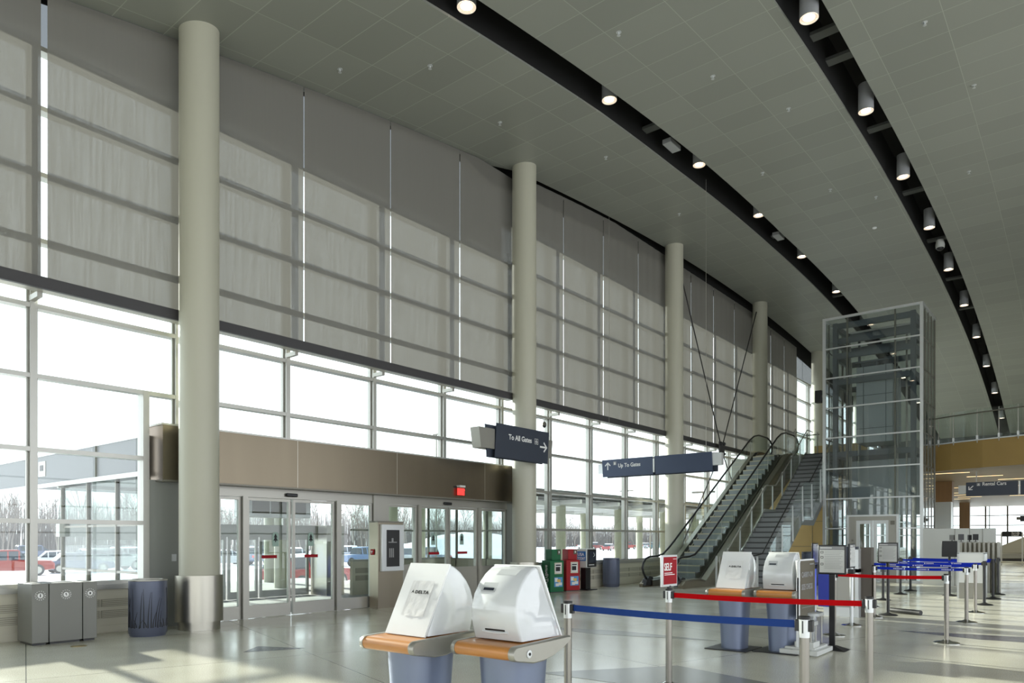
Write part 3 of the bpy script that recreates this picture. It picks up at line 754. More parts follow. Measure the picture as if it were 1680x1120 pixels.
# ---- litter bins
def litter(label, x, y, r, h, leaves):
    t = thing('litter_bin', label, 'bin', (x, y, 0))
    obj('body', MB().lathe([(r * .93, .0), (r * .95, .03), (r, .05), (r, h - .03), (r * 1.0, h - .02)], seg=40), 'binblue', t, smooth=True)
    obj('rim', MB().lathe([(r * .97, h - .02), (r * 1.02, h - .015), (r * 1.02, h), (r * .80, h + .008), (r * .78, h - .05)], seg=40), 'alu' if leaves else 'binblue', t, smooth=True)
    obj('liner', MB().lathe([(r * .79, h - .06), (r * .79, h - .03), (.001, h - .03)], seg=30), 'black', t)
    if leaves:
        g = MB()
        rnd = random.Random(3)
        for i in range(22):
            a0 = -1.2 + i * 2.6 / 21 + rnd.uniform(-.05, .05) - .45
            z0 = .13 + rnd.uniform(0, .02); hh = rnd.choice([.12, .25, .45, .55, .6]); ln = rnd.uniform(-.25, .25)
            pts = []
            for q in range(7):
                tt = q / 6; an = a0 + ln * tt * tt; zz = z0 + hh * tt
                pts.append(((r + .001) * math.cos(an), (r + .001) * math.sin(an), zz))
            g.tube(pts, .008, 5, r2=.002)
        obj('reed_cutouts', g, 'black', t)
    else:
        g = MB()
        for i in range(44):
            an = i * 2 * PI / 44
            g.box(-.004, .004, -.004, .004, .12, h - .06) if False else g.tube([(r * math.cos(an), r * math.sin(an), .1), (r * math.cos(an), r * math.sin(an), h - .06)], .006, 4)
        obj('slats', g, 'bluegrey', t)
    return t
litter('blue-grey round litter bin with cut-out reeds, left of the nearest column', -11.57, 5.20, .275, .87, True)
litter('dark grey ribbed round litter bin between newspaper racks and escalator', -12.02, 19.75, .26, .90, False)
litter('dark round litter bin below the gold wall behind the second pair of kiosks', -7.3, 24.6, .36, 1.08, False)

# ---- check-in kiosks
HEADP = [(0, 0), (.24, .475), (.262, .482), (.30, .468), (.36, .43), (.42, .37), (.465, .30), (.488, .22), (.485, .13), (.46, .05), (.44, 0)]
def kiosk(label, x, y, back):
    # local frame: nose of shelf faces -Y at y=0, shelf to y=.64; head screen faces -Y unless back
    t = thing('check_in_kiosk', label, 'kiosk', (x, y, 0))
    # pedestal
    rings = []
    for z, sx, sy in ((.01, .165, .20), (.06, .165, .20), (.40, .18, .215), (.74, .205, .235)):
        rings.append([(sx * math.copysign(abs(math.cos(a)) ** .8, math.cos(a)), .34 + sy * math.copysign(abs(math.sin(a)) ** .8, math.sin(a)), z) for a in [2 * PI * i / 36 for i in range(36)]])
    p = obj('pedestal', MB().loft(rings), 'bluegrey', t, smooth=True)
    obj('door_seam', MB().box(.16, .162, .33, .333, .1, .72) if False else MB().tube([(.085, .165, .05), (.10, .132, .72)], .0015, 4), 'text_grey', p)
    obj('base_plate', MB().box(-.30, .28, .02, .62, 0, .012), 'black', t, bevel=.004)
    # shelf : aerofoil profile (y,z)
    prof = []
    for i in range(9): a = PI / 2 + PI * i / 8; prof.append((.045 + .045 * math.cos(a), .775 + .045 * math.sin(a)))
    prof += [(.12, .718), (.22, .700), (.33, .703), (.44, .725), (.54, .762), (.61, .80), (.635, .822), (.63, .832), (.60, .834), (.3, .826), (.15, .823)]
    obj('shelf', MB().prism(prof, 'x', -.235, .235), 'wood', t, smooth=True)
    def grow(pr, d): 
        cx = .32; cz = .77
        return [(cx + (a - cx) * (1 + d / .32), cz + (b - cz) * (1 + d / .065)) for a, b in pr]
    for s in (-1, 1):
        c = MB().loft([[(s * .232, a, b) for a, b in grow(prof, .004)], [(s * .262, a, b) for a, b in grow(prof, .004)], [(s * .274, a, b) for a, b in grow(prof, -.006)]])
        e = obj('end_cap', c, 'alu', t, smooth=True)
        if s == 1 and back:
            obj('lock', MB().lathe([(.026, 0), (.026, .006), (.018, .007), (.001, .007)], seg=20), 'alu_light', e, loc=(.273, .16, .765)).rotation_euler = (0, PI / 2, 0)
            obj('lock_core', MB().lathe([(.010, 0.006), (.010, .010), (.001, .010)], seg=14), 'text_black', e, loc=(.273, .16, .765)).rotation_euler = (0, PI / 2, 0)
    # head
    hy = .20 if not back else .61
    def hp(py, pz): return (hy + py, .834 + pz) if not back else (hy - py, .834 + pz)
    W = .205
    # refine side profile
    P = [Vector((a, b)) for a, b in HEADP]
    dense = []
    for i in range(len(P)):
        a = P[i]; b = P[(i + 1) % len(P)]
        n = 6 if i in (0, len(P) - 1) else 2
        for q in range(n): dense.append(a.lerp(b, q / n))
    rings = []
    for xx, k in ((-W, .0), (-W + .004, .010), (-W + .016, .018), (W - .016, .018), (W - .004, .010), (W, .0)):
        sc = [];
        for v in dense:
            cx, cz = .22, .22
            d = Vector((v[0] - cx, v[1] - cz)); f = 1 - (.018 - k) / max(d.length, .05)
            vv = Vector((cx, cz)) + d * f
            if v[1] < .001: vv[1] = 0
            q = hp(vv[0], vv[1]); sc.append((xx * (1 - .10 * v[1] / .48), q[0], q[1]))
        rings.append(sc)
    obj('head', MB().loft(rings), 'white', t, smooth=True)
    # screen cover board
    def onp(s_, off):   # along screen slope, normal offset
        sl = Vector((.24, .475)).normalized(); nn = Vector((-sl[1], sl[0])); v = sl * s_ + nn * off
        return hp(v[0], v[1])
    def board(x0, x1, s0, s1, o0, o1, mat, nm, par):
        a, b, c, d = onp(s0, o0), onp(s1, o0), onp(s1, o1), onp(s0, o1)
        return obj(nm, MB().loft([[(x0, *a), (x0, *b), (x0, *c), (x0, *d)], [(x1, *a), (x1, *b), (x1, *c), (x1, *d)]]), mat, par)
    bd = board(-.20, .20, -.012, .54, .003, .018, 'white_p', 'cover_board', t)
    if not back:
        m = MB(); N = 10; vs = []; fs = []
        rnd = random.Random(5)
        for i in range(N + 1):
            for j in range(N + 1):
                xx = -.10 + .22 * i / N; s_ = .13 + .27 * j / N
                o = onp(s_, .0195 + rnd.uniform(0, .003)); vs.append((xx, *o))
        for i in range(N):
            for j in range(N):
                a = i * (N + 1) + j; fs.append((a, a + 1, a + N + 2, a + N + 1))
        m.add(vs, fs)
        pp = obj('paper_notice', m, 'paper', bd, smooth=True)
        o0 = onp(.30, .0255); o1 = onp(.40, .0255)
        up = (0, o1[0] - o0[0], o1[1] - o0[1])
        obj('lettering', text_on('DELTA', .034, (-.035, *o0), (1, 0, 0), up, sx=1.12, gap=1.25), 'text_black', pp)
        a = onp(.30, .0255); b = onp(.328, .0255)
        obj('emblem', MB().add([(-.075, *a), (-.045, *a), (-.060, *b), (-.060, *onp(.309, .0256))], [(0, 3, 2), (3, 1, 2)]), 'text_black', pp)
    else:
        # recesses and paper slot on the bulging back (towards -Y)
        def bk(zz):   # y on the bulge at height zz
            pr = [(v[1], v[0]) for v in HEADP[2:]]
            for (z1, y1), (z0, y0) in zip(pr, pr[1:]):
                if z0 <= zz <= z1: return y0 + (y1 - y0) * (zz - z0) / (z1 - z0)
            return .44
        def patch(x0, x1, z0, z1, off, mat, nm, par):
            N = 6; top = []; 
            for q in range(N + 1):
                zz = z0 + (z1 - z0) * q / N; a = hp(bk(zz) + off, zz); b = hp(bk(zz) - .02, zz)
                top.append([(x0, *a), (x1, *a), (x1, *b), (x0, *b)])
            return obj(nm, MB().loft(top), mat, par, smooth=True)
        r1 = patch(-.07, .10, .425, .462, .0015, 'text_grey', 'recess', t); r1['label'] = 'grey recessed tray'
        r1.data.materials[0] = MT['recess']
        r2 = patch(-.13, -.01, .315, .375, .0015, 'recess', 'recess', t)
        patch(-.115, -.025, .325, .342, .003, 'screen', 'recess_shadow', r2)
        sl = patch(-.085, .085, .060, .072, .002, 'black', 'paper_slot', t)
        lip = obj('slot_lip', MB().tube([(-.11, hp(bk(.05), 0)[0] - .002, .834 + .052), (0, hp(bk(.05), 0)[0] - .008, .834 + .048), (.11, hp(bk(.05), 0)[0] - .002, .834 + .052)], .008, 8), 'white', t, smooth=True)
    return t
MT['recess'] = M_('recess_grey', (.46, .48, .49), .4)
kiosk('left kiosk of the nearest pair, white cover board with a taped paper notice', -3.775, 3.27, False)
kiosk('right kiosk of the nearest pair, bulging glossy back with a paper slot', -3.11, 3.50, True)
kiosk('left kiosk of the pair near the stairs, white cover board with notice', -3.92, 9.34, False)
kiosk('right kiosk of the pair near the stairs, bulging back beside the bag sizer', -3.32, 9.50, True)

# ---- queue posts
def post(label, x, y, kind='steel', h=1.0, belt=None, beltmat='red', bz=.935, tape_to=None, group=None, r=.031, clips=True, marks=False, capband=True):
    nm = 'barrier_post'
    t = thing(nm, label, 'barrier post', (x, y, 0), group=group)
    dark = kind == 'black'
    m1 = 'black' if dark else 'post'
    obj('pole', MB().lathe([(r, .03), (r, h - .13), (r, h - .03)], seg=24), m1, t, smooth=True)
    obj('base', MB().lathe([(.17, 0), (.172, .012), (.14, .026), (.07, .036), (r + .006, .055)], seg=36), 'rubber' if dark else 'chrome', t, smooth=True)
    hd = obj('head', MB().lathe([(r + .003, h - .14), (r + .004, h - .02), (r + .004, h - .018)], seg=24), 'black' if dark else 'alu_light', t, smooth=True)
    obj('cap', MB().lathe([(r + .005, h - .022), (r + .006, h - .004), (r, h), (.001, h)], seg=24), 'black', t, smooth=True)
    if clips:
        for sx in ((1, 0), (-1, 0)):
            obj('belt_clip', MB().box(sx[0] * (r - .002), sx[0] * (r + .026), -.02, .02, h - .10, h - .025), 'black', t, bevel=.004)
        if not dark: obj('slot', MB().box(-.004, .004, -r - .0055, -r + .01, h - .11, h - .03), 'black', hd)
    if belt:
        bx, by = belt[0] - x, belt[1] - y; L = math.hypot(bx, by); ux, uy = bx / L, by / L
        a = (ux * (r + .02), uy * (r + .02)); b = (bx - ux * (r + .02), by - uy * (r + .02))
        N = 10; sag = .012
        pts = [(a[0] + (b[0] - a[0]) * q / N, a[1] + (b[1] - a[1]) * q / N, bz - sag * math.sin(PI * q / N)) for q in range(N + 1)]
        be = obj('belt', MB().strip(pts, .05, .003, (-uy, ux, 0)), beltmat, t)
        if marks:
            mm = MB()
            for q in range(3):
                f = .2 + q * .28
                px_, py_ = a[0] + (b[0] - a[0]) * f, a[1] + (b[1] - a[1]) * f
                zz = bz - sag * math.sin(PI * f)
                for k, wd in enumerate((.02, .02, .02, .02, .02, .02)):
                    o = k * .027
                    mm.box(px_ + ux * o, px_ + ux * (o + wd), py_ - .004, py_ - .002, zz - .007, zz + .007)
                mm.box(px_ + ux * .175, px_ + ux * .195, py_ - .004, py_ - .002, zz - .011, zz + .011)
            obj('belt_print', mm, 'text_white', be)
    return t
post('steel barrier post right of the nearest kiosks, starting the dark blue belt', -3.36, 4.85, belt=(-1.5, 4.86), beltmat='blue_belt', bz=.945)
post('nearest steel barrier post, where the dark blue belt ends', -1.5, 4.86)
post('steel barrier post under the red SELF sign, starting the nearest red belt', -3.4, 6.70, belt=(-1.57, 6.87), bz=.935)
post('tall-collared steel barrier post ending the nearest red belt', -1.57, 6.87)
post('steel barrier post hidden behind the nearest framed notice, starting the far red belt', -3.23, 11.92, belt=(-1.73, 12.04), bz=.945)
post('steel barrier post with bright collar ending the far red belt', -1.73, 12.04)
post('slim steel barrier post left of the nearest royal blue belt', -3.39, 15.2, belt=(-1.88, 15.25), beltmat='blue_belt2', bz=.95, marks=True)
post('steel barrier post ending the nearest royal blue belt', -1.88, 15.25)
post('steel barrier post just behind, second on the right of the blue lanes', -1.99, 17.38, belt=(-3.95, 17.45), beltmat='blue_belt2', bz=.95, marks=True)
post('steel barrier post half hidden at the left end of the second blue belt', -3.95, 17.45)
post('nearest black barrier post, third on the right of the blue lanes', -2.07, 19.6, 'black', belt=(-4.17, 19.6), beltmat='blue_belt2', marks=True)
post('black barrier post with low side arm left of the black notice post', -4.17, 19.6, 'black')
post('middle of the three black barrier posts on the right', -2.11, 21.74, 'black', belt=(-4.24, 21.95), beltmat='blue_belt2')
post('black barrier post standing left in front of the lift door', -4.24, 21.95, 'black')
post('farthest black barrier post on the right', -2.17, 23.49, 'black', belt=(-4.29, 23.56), beltmat='blue_belt2')
post('farthest black barrier post on the left, right of the lift door', -4.29, 23.56, 'black')

# ---- framed notices on posts
def notice(label, x, y, face, kind='steel', w=.34, h=.40, z=1.02, style='paper', base='round', cat='notice stand'):
    t = thing('notice_stand', label, cat, (x, y, 0), rotz={'-y': 0, 'x': PI / 2}[face])
    dk = kind == 'black'
    if base == 'round': obj('base', MB().lathe([(.17, 0), (.172, .012), (.14, .026), (.07, .036), (.036, .055)], seg=36), 'rubber' if dk else 'chrome', t, smooth=True)
    else: obj('base', MB().loft([[(-.1, -.1, 0), (.2, -.16, 0), (.2, .16, 0), (-.1, .1, 0)], [(-.04, -.03, .06), (.04, -.04, .06), (.04, .04, .06), (-.04, .03, .06)]]), 'rubber', t)
    obj('pole', MB().box(-.035, .035, -.02, .02, .03, z) if dk and base != 'round' else MB().lathe([(.03, .03), (.03, z - .0)], seg=20), 'black' if dk else 'alu_light', t, smooth=True)
    if not dk: obj('belt_clip', MB().box(-.06, .06, -.05, .05, z - .10, z - .02), 'black', t, bevel=.01)
    f = obj('frame', MB().box(-w / 2, w / 2, -.015, .015, z, z + h), 'black' if style != 'white' else 'white_paint', t, bevel=.008)
    if style == 'paper':
        obj('sheet', MB().box(-w / 2 + .02, w / 2 - .02, -.018, -.015, z + .025, z + h - .065), 'white_paint', f)
        obj('heading', MB().box(-w / 2 + .02, w / 2 - .02, -.018, -.015, z + h - .06, z + h - .02), 'text_grey', f)
        tx = MB(); ic = MB()
        tx.box(-w / 2 + .03, -.0, -.0195, -.018, z + h - .045, z + h - .035)
        obj('heading_text', tx, 'text_white', f)
        ln = MB()
        for k in range(11):
            zz = z + h - .085 - k * .023
            ln.box(-w / 2 + .085, w / 2 - .04 - (k % 3) * .02, -.0195, -.018, zz - .004, zz)
        obj('text_lines', ln, 'text_grey', f)
        for k in (0, 3, 7):
            zz = z + h - .085 - k * .023
            ic.box(-w / 2 + .035, -w / 2 + .07, -.0195, -.018, zz - .03, zz)
        i1 = obj('icons', ic, 'text_black', f)
        i2 = MB()
        for k in (0, 3, 7):
            zz = z + h - .085 - k * .023; i2.box(-w / 2 + .041, -w / 2 + .064, -.0205, -.0195, zz - .024, zz - .006)
        obj('icon_marks', i2, 'white_paint', f)
    return t
notice('black framed notice with three icons on a black post, nearest of the notices', -2.84, 10.39, '-y', 'black', w=.36, h=.40, z=1.02, base='tri')
notice('black framed notice on a black post before the lift door', -3.26, 15.74, '-y', 'black', w=.36, h=.40, z=1.03)
notice('edge-on framed notice on a steel post in front of the steel counter', -3.36, 13.46, 'x', 'steel', w=.36, h=.42, z=1.0)
notice('edge-on framed notice on a steel post left of the blue counter', -4.52, 15.32, 'x', 'steel', w=.36, h=.42, z=1.0)
s = notice('dark grey backed notice on a black post before the white counter', -3.12, 22.19, '-y', 'black', w=.36, h=.42, z=1.03, style='plain')
# SELF sign : top-level thing standing on the post
t = thing('self_service_sign', 'red SELF sign in a silver frame on top of a barrier post', 'sign', (-3.4, 6.70, 1.0), rotz=PI / 2)
f = obj('frame', MB().box(-.16, .16, -.014, .014, .02, .34), 'alu_light', t, bevel=.004)
obj('stem', MB().lathe([(.022, 0), (.022, .03)], seg=16), 'black', t)
obj('panel', MB().box(-.142, .142, -.017, -.014, .045, .32), 'signred', f)
obj('lettering', text_on('SELF', .105, (-.137, -.0185, .185), (1, 0, 0), (0, 0, 1), sx=.82), 'text_white', f)
obj('text_lines', MB().box(-.13, .04, -.019, -.017, .155, .162).box(-.13, .09, -.019, -.017, .138, .145).box(.06, .13, -.019, -.017, .295, .30), 'text_white', f)

# ---- carry-on size check
t = thing('bag_sizer', 'white carry-on size check frame with a brown sign panel', 'bag sizer', (-3.0, 9.9, 0))
wobj('base', MB().box(-3.27, -2.79, 9.56, 10.24, 0.012, .07).box(-3.22, -2.84, 9.62, 10.18, .07, .10).box(-3.24, -2.82, 9.6, 10.2, 0, .02), 'white_paint', t, bevel=.006)
wobj('step', MB().box(-3.10, -2.86, 9.64, 9.90, .10, .17), 'white_paint', t, bevel=.004)
wobj('tread', MB().box(-3.2, -2.86, 9.92, 10.16, .10, .115), 'grey_metal', t)
wobj('upright', MB().box(-3.065, -3.035, 9.60, 9.64, .10, 1.0).box(-3.065, -3.035, 10.20, 10.24, .10, 1.0), 'alu_light', t)
b = wobj('sign_panel', MB().prism([(9.60, .46), (10.25, .46), (10.25, 1.20), (10.22, 1.235), (9.63, 1.235), (9.60, 1.20)], 'x', -3.06, -3.025), 'white_p', t, bevel=.006)
wobj('sign_face', MB().prism([(9.63, .48), (10.235, .48), (10.235, 1.19), (10.21, 1.215), (9.65, 1.215), (9.63, 1.19)], 'x', -3.025, -3.020), 'brown_sign', b)
wobj('lettering', text_on('CARRY-ON', .10, (-3.017, 9.66, 1.00), (0, 1, 0), (0, 0, 1), sx=.95), 'text_grey', b)
wobj('lettering', text_on('SIZE CHECK', .10, (-3.017, 9.66, .84), (0, 1, 0), (0, 0, 1), sx=.85), 'text_grey', b)
wobj('text_lines', MB().box(-3.019, -3.016, 10.0, 10.18, 1.16, 1.175).box(-3.019, -3.016, 9.68, 10.18, .66, .666).box(-3.019, -3.016, 9.68, 10.18, .60, .606), 'text_grey', b)
wobj('cage_rail', MB().tube([(-2.9, 9.66, .17), (-2.9, 9.66, .40), (-3.18, 9.66, .40)], .01).tube([(-2.9, 10.12, .10), (-2.9, 10.12, .50), (-3.18, 10.12, .50)], .01).tube([(-2.9, 9.86, .17), (-2.9, 9.86, .42)], .01), 'alu', t)
wobj('cage_shelf', MB().box(-3.18, -2.88, 9.64, 9.90, .38, .43).box(-3.18, -2.88, 9.92, 10.16, .48, .52), 'alu_light', t)

# ---- airline counter with blue side
t = thing('self_service_counter', 'steel airline counter with a royal blue curved side panel', 'counter', (-3.95, 15.2, 0))
wobj('body', MB().box(-4.22, -3.62, 14.95, 15.5, .10, .86), 'alu', t)
wobj('plinth', MB().box(-4.24, -3.60, 14.93, 15.5, 0, .18), 'alu_light', t)
wobj('counter_top', MB().box(-4.24, -3.60, 14.90, 15.5, .86, .93), 'alu_light', t)
pf = [(14.80 + .0, .16), (15.55, .16), (15.55, 1.36), (15.0, 1.36), (14.88, 1.1), (14.80, .7)]
wobj('side_panel', MB().box(-4.32, -4.08, 14.85, 14.90, .18, 1.33).prism([(-4.32, 14.87), (-4.22, 14.87), (-4.22, 15.5), (-4.27, 15.5)], 'z', .18, 1.33), 'blue_panel', t)
wobj('back_panel', MB().box(-4.1, -3.72, 15.3, 15.42, .93, 1.35), 'slate', t)
wobj('side_panel', MB().box(-3.66, -3.60, 14.9, 15.5, .18, 1.30), 'alu_light', t)
wobj('end_panel', MB().box(-3.60, -3.42, 15.1, 15.32, 0, 1.34), 'end_brown', t)
t = tag(obj('rolled_mat', MB().tube([(-3.35, 16.45, .05), (-2.75, 16.1, .05)], .05, 14), 'rubber', smooth=True), 'dark rolled-up mat lying on the floor by the black notice post', 'mat')

# ---- white and grey ticket counters in the far right
t = thing('ticket_counter', 'white-fronted ticket counter with a grey plinth and finned steel back', 'counter', (-2.55, 21.7, 0))
wobj('front', MB().box(-2.80, -2.28, 21.4, 21.9, .40, 1.13), 'white_p', t); wobj('plinth', MB().box(-2.80, -2.28, 21.4, 21.9, 0, .40), 'alu', t)
wobj('edge', MB().box(-2.84, -2.80, 21.38, 21.9, 0, 1.15).box(-2.28, -2.25, 21.38, 21.9, 0, 1.15).box(-2.84, -2.25, 21.38, 21.9, 1.13, 1.16), 'alu_light', t)
fn = MB()
for k in range(9):
    x = -3.12 + k * .11; fn.box(x, x + .055, 24.0, 24.12, 0, 1.42)
wobj('fin', fn, 'alu', t); wobj('fin_back', MB().box(-3.12, -2.18, 24.12, 24.3, 0, 1.40), 'vent_dark', t)
t = thing('counter_screen', 'pale partition wall standing behind the ticket counters', 'partition', (-3.3, 27, 0))
wobj('panel', MB().box(-4.55, -2.55, 27.0, 27.06, 0, 1.84), 'white_paint', t)
wobj('seam', MB().box(-3.65, -3.64, 26.99, 27.0, 0, 1.84).box(-3.25, -3.24, 26.99, 27.0, 0, 1.84).box(-2.9, -2.89, 26.99, 27.0, 0, 1.84), 'mull_dark', t)
for k, (u, lb) in enumerate(((1561, 'leftmost'), (1576, 'second'), (1590, 'third'), (1600, 'rightmost'))):
    x = x_at(u, 24.06); 
    mo = thing('monitor', 'dark computer screen on the ticket counter, %s of four' % lb, 'monitor', (x, 24.15, 1.42))
    obj('screen', MB().box(-.07, .07, -.015, .015, .05, .20 + .02 * (k % 2)), 'black', mo); obj('foot', MB().box(-.05, .05, -.05, .05, 0, .012).box(-.01, .01, -.01, .01, .01, .06), 'black', mo)
    mo.rotation_euler = (0, 0, (-.5, .4, 1.1, 0)[k])

# ---- baggage carousel and claim sign
Y = 56
xl, xr = x_at(1624, Y), x_at(1740, Y)
t = thing('baggage_carousel', 'long steel baggage carousel with sloping belt before the far windows', 'carousel', ((xl + xr) / 2, Y, 0))
wobj('plinth', MB().box(xl, xr, Y, Y + 2.5, 0, .25), 'charcoal', t)
wobj('skirt', MB().box(xl - .1, xr, Y - .1, Y + 2.5, .25, .55), 'alu', t, bevel=.05)
wobj('belt_bed', MB().prism([(xl + .2, .55), (xr, .55), (xr, 1.9), (xl + 2.0, 1.75), (xl + .3, .95)], 'y', Y + .8, Y + 2.2), 'vent', t)
xs0, xs1 = x_at(1644, 50), x_at(1676, 50)
t = thing('claim_sign', 'dark sign numbered 1 on two white legs above the baggage carousel', 'sign', ((xs0 + xs1) / 2, 50, 0))
z0, z1 = z_at(880, xs0, 50), z_at(871.5, xs0, 50)
wobj('panel', MB().box(xs0, xs1, 50, 50.1, z0, z1), 'black', t)
wobj('leg', MB().box(xs0 - .06, xs0 - .0, 50.02, 50.1, 0, z1 - .05), 'white_p', t); wobj('leg', MB().box(xs1, xs1 + .06, 50.02, 50.1, 0, z1 - .05), 'white_p', t)
wobj('lettering', text_on('Baggage', .15, (xs0 + .45, 49.985, (z0 + z1) / 2 + .01), (1, 0, 0), (0, 0, 1), sx=.8), 'text_white', t)
wobj('lettering', text_on('Claim', .15, (xs0 + .45, 49.985, z0 + .03), (1, 0, 0), (0, 0, 1), sx=.8), 'text_white', t)
wobj('number', text_on('1', .36, (xs1 - .25, 49.985, z0 + .05), (1, 0, 0), (0, 0, 1)), 'text_white', t)
t = thing('bench', 'low steel bench frame beside the baggage carousel at the right edge', 'bench', (x_at(1672, 40), 40, 0))
obj('seat', MB().box(-.9, .9, -.25, .25, .42, .48), 'vent', t); 
for sx in (-.8, .8): obj('leg', MB().box(sx - .05, sx + .05, -.2, .2, 0, .42), 'vent', t)
s = thing('hanging_sign', 'small dark sign hanging at the right edge before the far windows', 'sign', (x_at(1679, 40), 40, 2.3))
obj('panel', MB().box(-.12, .5, 0, .06, 0, .26), 'black', s); obj('hanger', MB().box(.15, .17, .02, .04, .26, 1.68), 'black', s); obj('bracket', MB().box(-.26, -.12, 0, .1, .07, .2), 'mull_dark', s)

# ---- newspaper racks
def rack(label, x, y, rz, mat, side=None, tall=True):
    t = thing('newspaper_rack', label, 'newspaper rack', (x, y, 0), rotz=rz)
    obj('body', MB().box(-.24, .24, 0, .40, 0.02, .90), mat, t, bevel=.012)
    obj('plinth', MB().box(-.22, .22, .02, .38, 0, .03), 'black', t)
    hd = obj('coin_head', MB().box(-.15, .17, .04, .34, .90, 1.21), mat, t, bevel=.012)
    obj('coin_plate', MB().box(.04, .15, .030, .041, 1.06, 1.19), 'text_grey' if side else 'brown_sign', hd)
    obj('coin_slot', MB().box(.08, .11, .026, .031, 1.10, 1.16), 'text_white', hd)
    w = obj('window', MB().box(-.09, .17, -.006, .004, .52, .84), 'vent', t, bevel=.003)
    obj('newspaper', MB().box(-.06, .14, -.011, -.006, .56, .80), 'paper', w)
    obj('newspaper_picture', MB().box(-.05, .10, -.0125, -.011, .60, .72).box(-.05, .12, -.0125, -.011, .75, .785), 'brown_sign' if side else 'text_black', w)
    c = obj('advert', MB().box(-.10, .19, -.004, .002, .16, .43), 'ad_blue', t)
    obj('advert_picture', MB().box(-.08, .02, -.006, -.004, .30, .41).box(.05, .17, -.006, -.004, .20, .28).box(-.05, .06, -.006, -.004, .18, .26), 'ad_pale', c)
    obj('advert_spot', MB().box(.0, .12, -.0075, -.006, .29, .37), 'ad_yellow', c)
    if side:
        obj('lettering', text_on(side, .20, (-.243, .14, .10), (0, 0, 1), (0, 1, 0) if False else (0, 1, 0), sx=.98), 'text_white', t)
    return t
MT['usa_blue'] = M_('usa_blue', (.03, .16, .45), .5); MT['ad_blue'] = M_('advert_blue', (.08, .30, .60), .5); MT['ad_pale'] = M_('advert_pale', (.75, .75, .68), .5); MT['ad_yellow'] = M_('advert_yellow', (.75, .5, .12), .5)
rk = rack('green newspaper rack with StarTribune written up its side', -11.84, 16.56, math.radians(73), 'green')
# side lettering (reads upward on the left side, normal -x local)
tm = text_mb('StarTribune', .19)
tm.v = [(-.2425 - v[2], .10 - v[1] + .12, .08 + v[0] * .76) for v in tm.v]
obj('lettering', tm, 'text_white', rk)
rack('red newspaper rack between the green one and the USA TODAY box', -11.84, 17.36, math.radians(70), 'rackred')
r3 = thing('newspaper_rack', 'dark green newspaper rack mostly hidden behind the nearest kiosk', 'newspaper rack', (-11.98, 15.72, 0), rotz=math.radians(50))
obj('body', MB().box(-.2, .2, 0, .24, .02, .80), 'green_dark', r3, bevel=.01); obj('plinth', MB().box(-.18, .18, .02, .22, 0, .03), 'black', r3)
t = thing('newspaper_rack', 'black and white USA TODAY box on a black pedestal', 'newspaper rack', (-11.64, 18.02, 0), rotz=math.radians(90))
obj('housing', MB().box(-.26, .26, 0, .36, .66, 1.22), 'white_paint', t, bevel=.03)
f = obj('door', MB().box(-.235, .24, -.025, .01, .68, 1.20), 'black', t, bevel=.02)
obj('window', MB().box(-.17, .18, -.03, -.024, .80, 1.14), 'screen', f); obj('handle', MB().tube([(.05, -.03, .98), (.09, -.05, 1.02), (.07, -.03, 1.10)], .008), 'alu_light', f)
obj('label_strip', MB().box(-.18, .10, -.028, -.026, .735, .755), 'text_white', f)
obj('pedestal', MB().box(-.13, .13, .12, .30, .02, .66), 'black', t); obj('foot', MB().box(-.26, .26, -.04, .36, 0, .025), 'black', t)
sp_ = obj('side_print', MB().box(-.2625, -.261, .03, .33, .86, 1.14), 'usa_blue', t); 

tm = text_mb('USA', .125); tm.v = [(-.2645 - v[2], .315 - v[0] * 1.0, 1.01 + v[1]) for v in tm.v]; obj('lettering', tm, 'text_white', sp_)
tm = text_mb('TODAY', .125); tm.v = [(-.2645 - v[2], .32 - v[0] * .62, .89 + v[1]) for v in tm.v]; obj('lettering', tm, 'text_white', sp_)

# =================================================================== STAIRS, ESCALATOR, LIFT, SIGNS
# ---- escalator (profile in y,z)
SL = .607
def nz(y): return 0 if y < 21.5 else min(ZF, SL * (y - 21.5))
E = thing('escalator', 'escalator with black handrails and glass sides climbing to the upper floor', 'escalator', (-10.5, 20.3, 0))
XL, XR = -11.08, -9.97
steps = MB(); ris = MB(); yel = MB()
y = 21.35; z = 0.02; k = 0
tread = .345; rs = tread * SL
while z < ZF - .1:
    k += 1
    zz = min(z + rs, ZF)
    steps.box(XL + .12, XR - .12, y, y + tread + .02, zz - .03, zz)
    ris.prism([(y + .0, z), (y + .02, z), (y + .02, zz - .03), (y, zz - .03)], 'x', XL + .12, XR - .12)
    yel.box(XL + .12, XR - .12, y - .008, y + .03, zz - .032, zz + .003)
    y += tread; z = zz
wobj('steps', steps, 'step', E); wobj('step_risers', ris, 'stepr', E); wobj('step_edges', yel, 'yellow', E)
wobj('comb_plate', MB().box(XL + .1, XR - .1, 20.2, 21.4, .0, .02).box(XL + .1, XR - .1, y, 31.0, ZF - .02, ZF + .01), 'alu', E)
under = [(20.15, 0), (20.15, .10), (20.35, .22), (21.3, .24), (21.75, .33), (22.0, .48), (29.55, .48 + SL * 7.55 - .02), (29.9, ZF + .22), (31.2, ZF + .22), (31.4, ZF), (31.4, ZF - .9), (29.9, ZF - .95), (22.6, 0)]
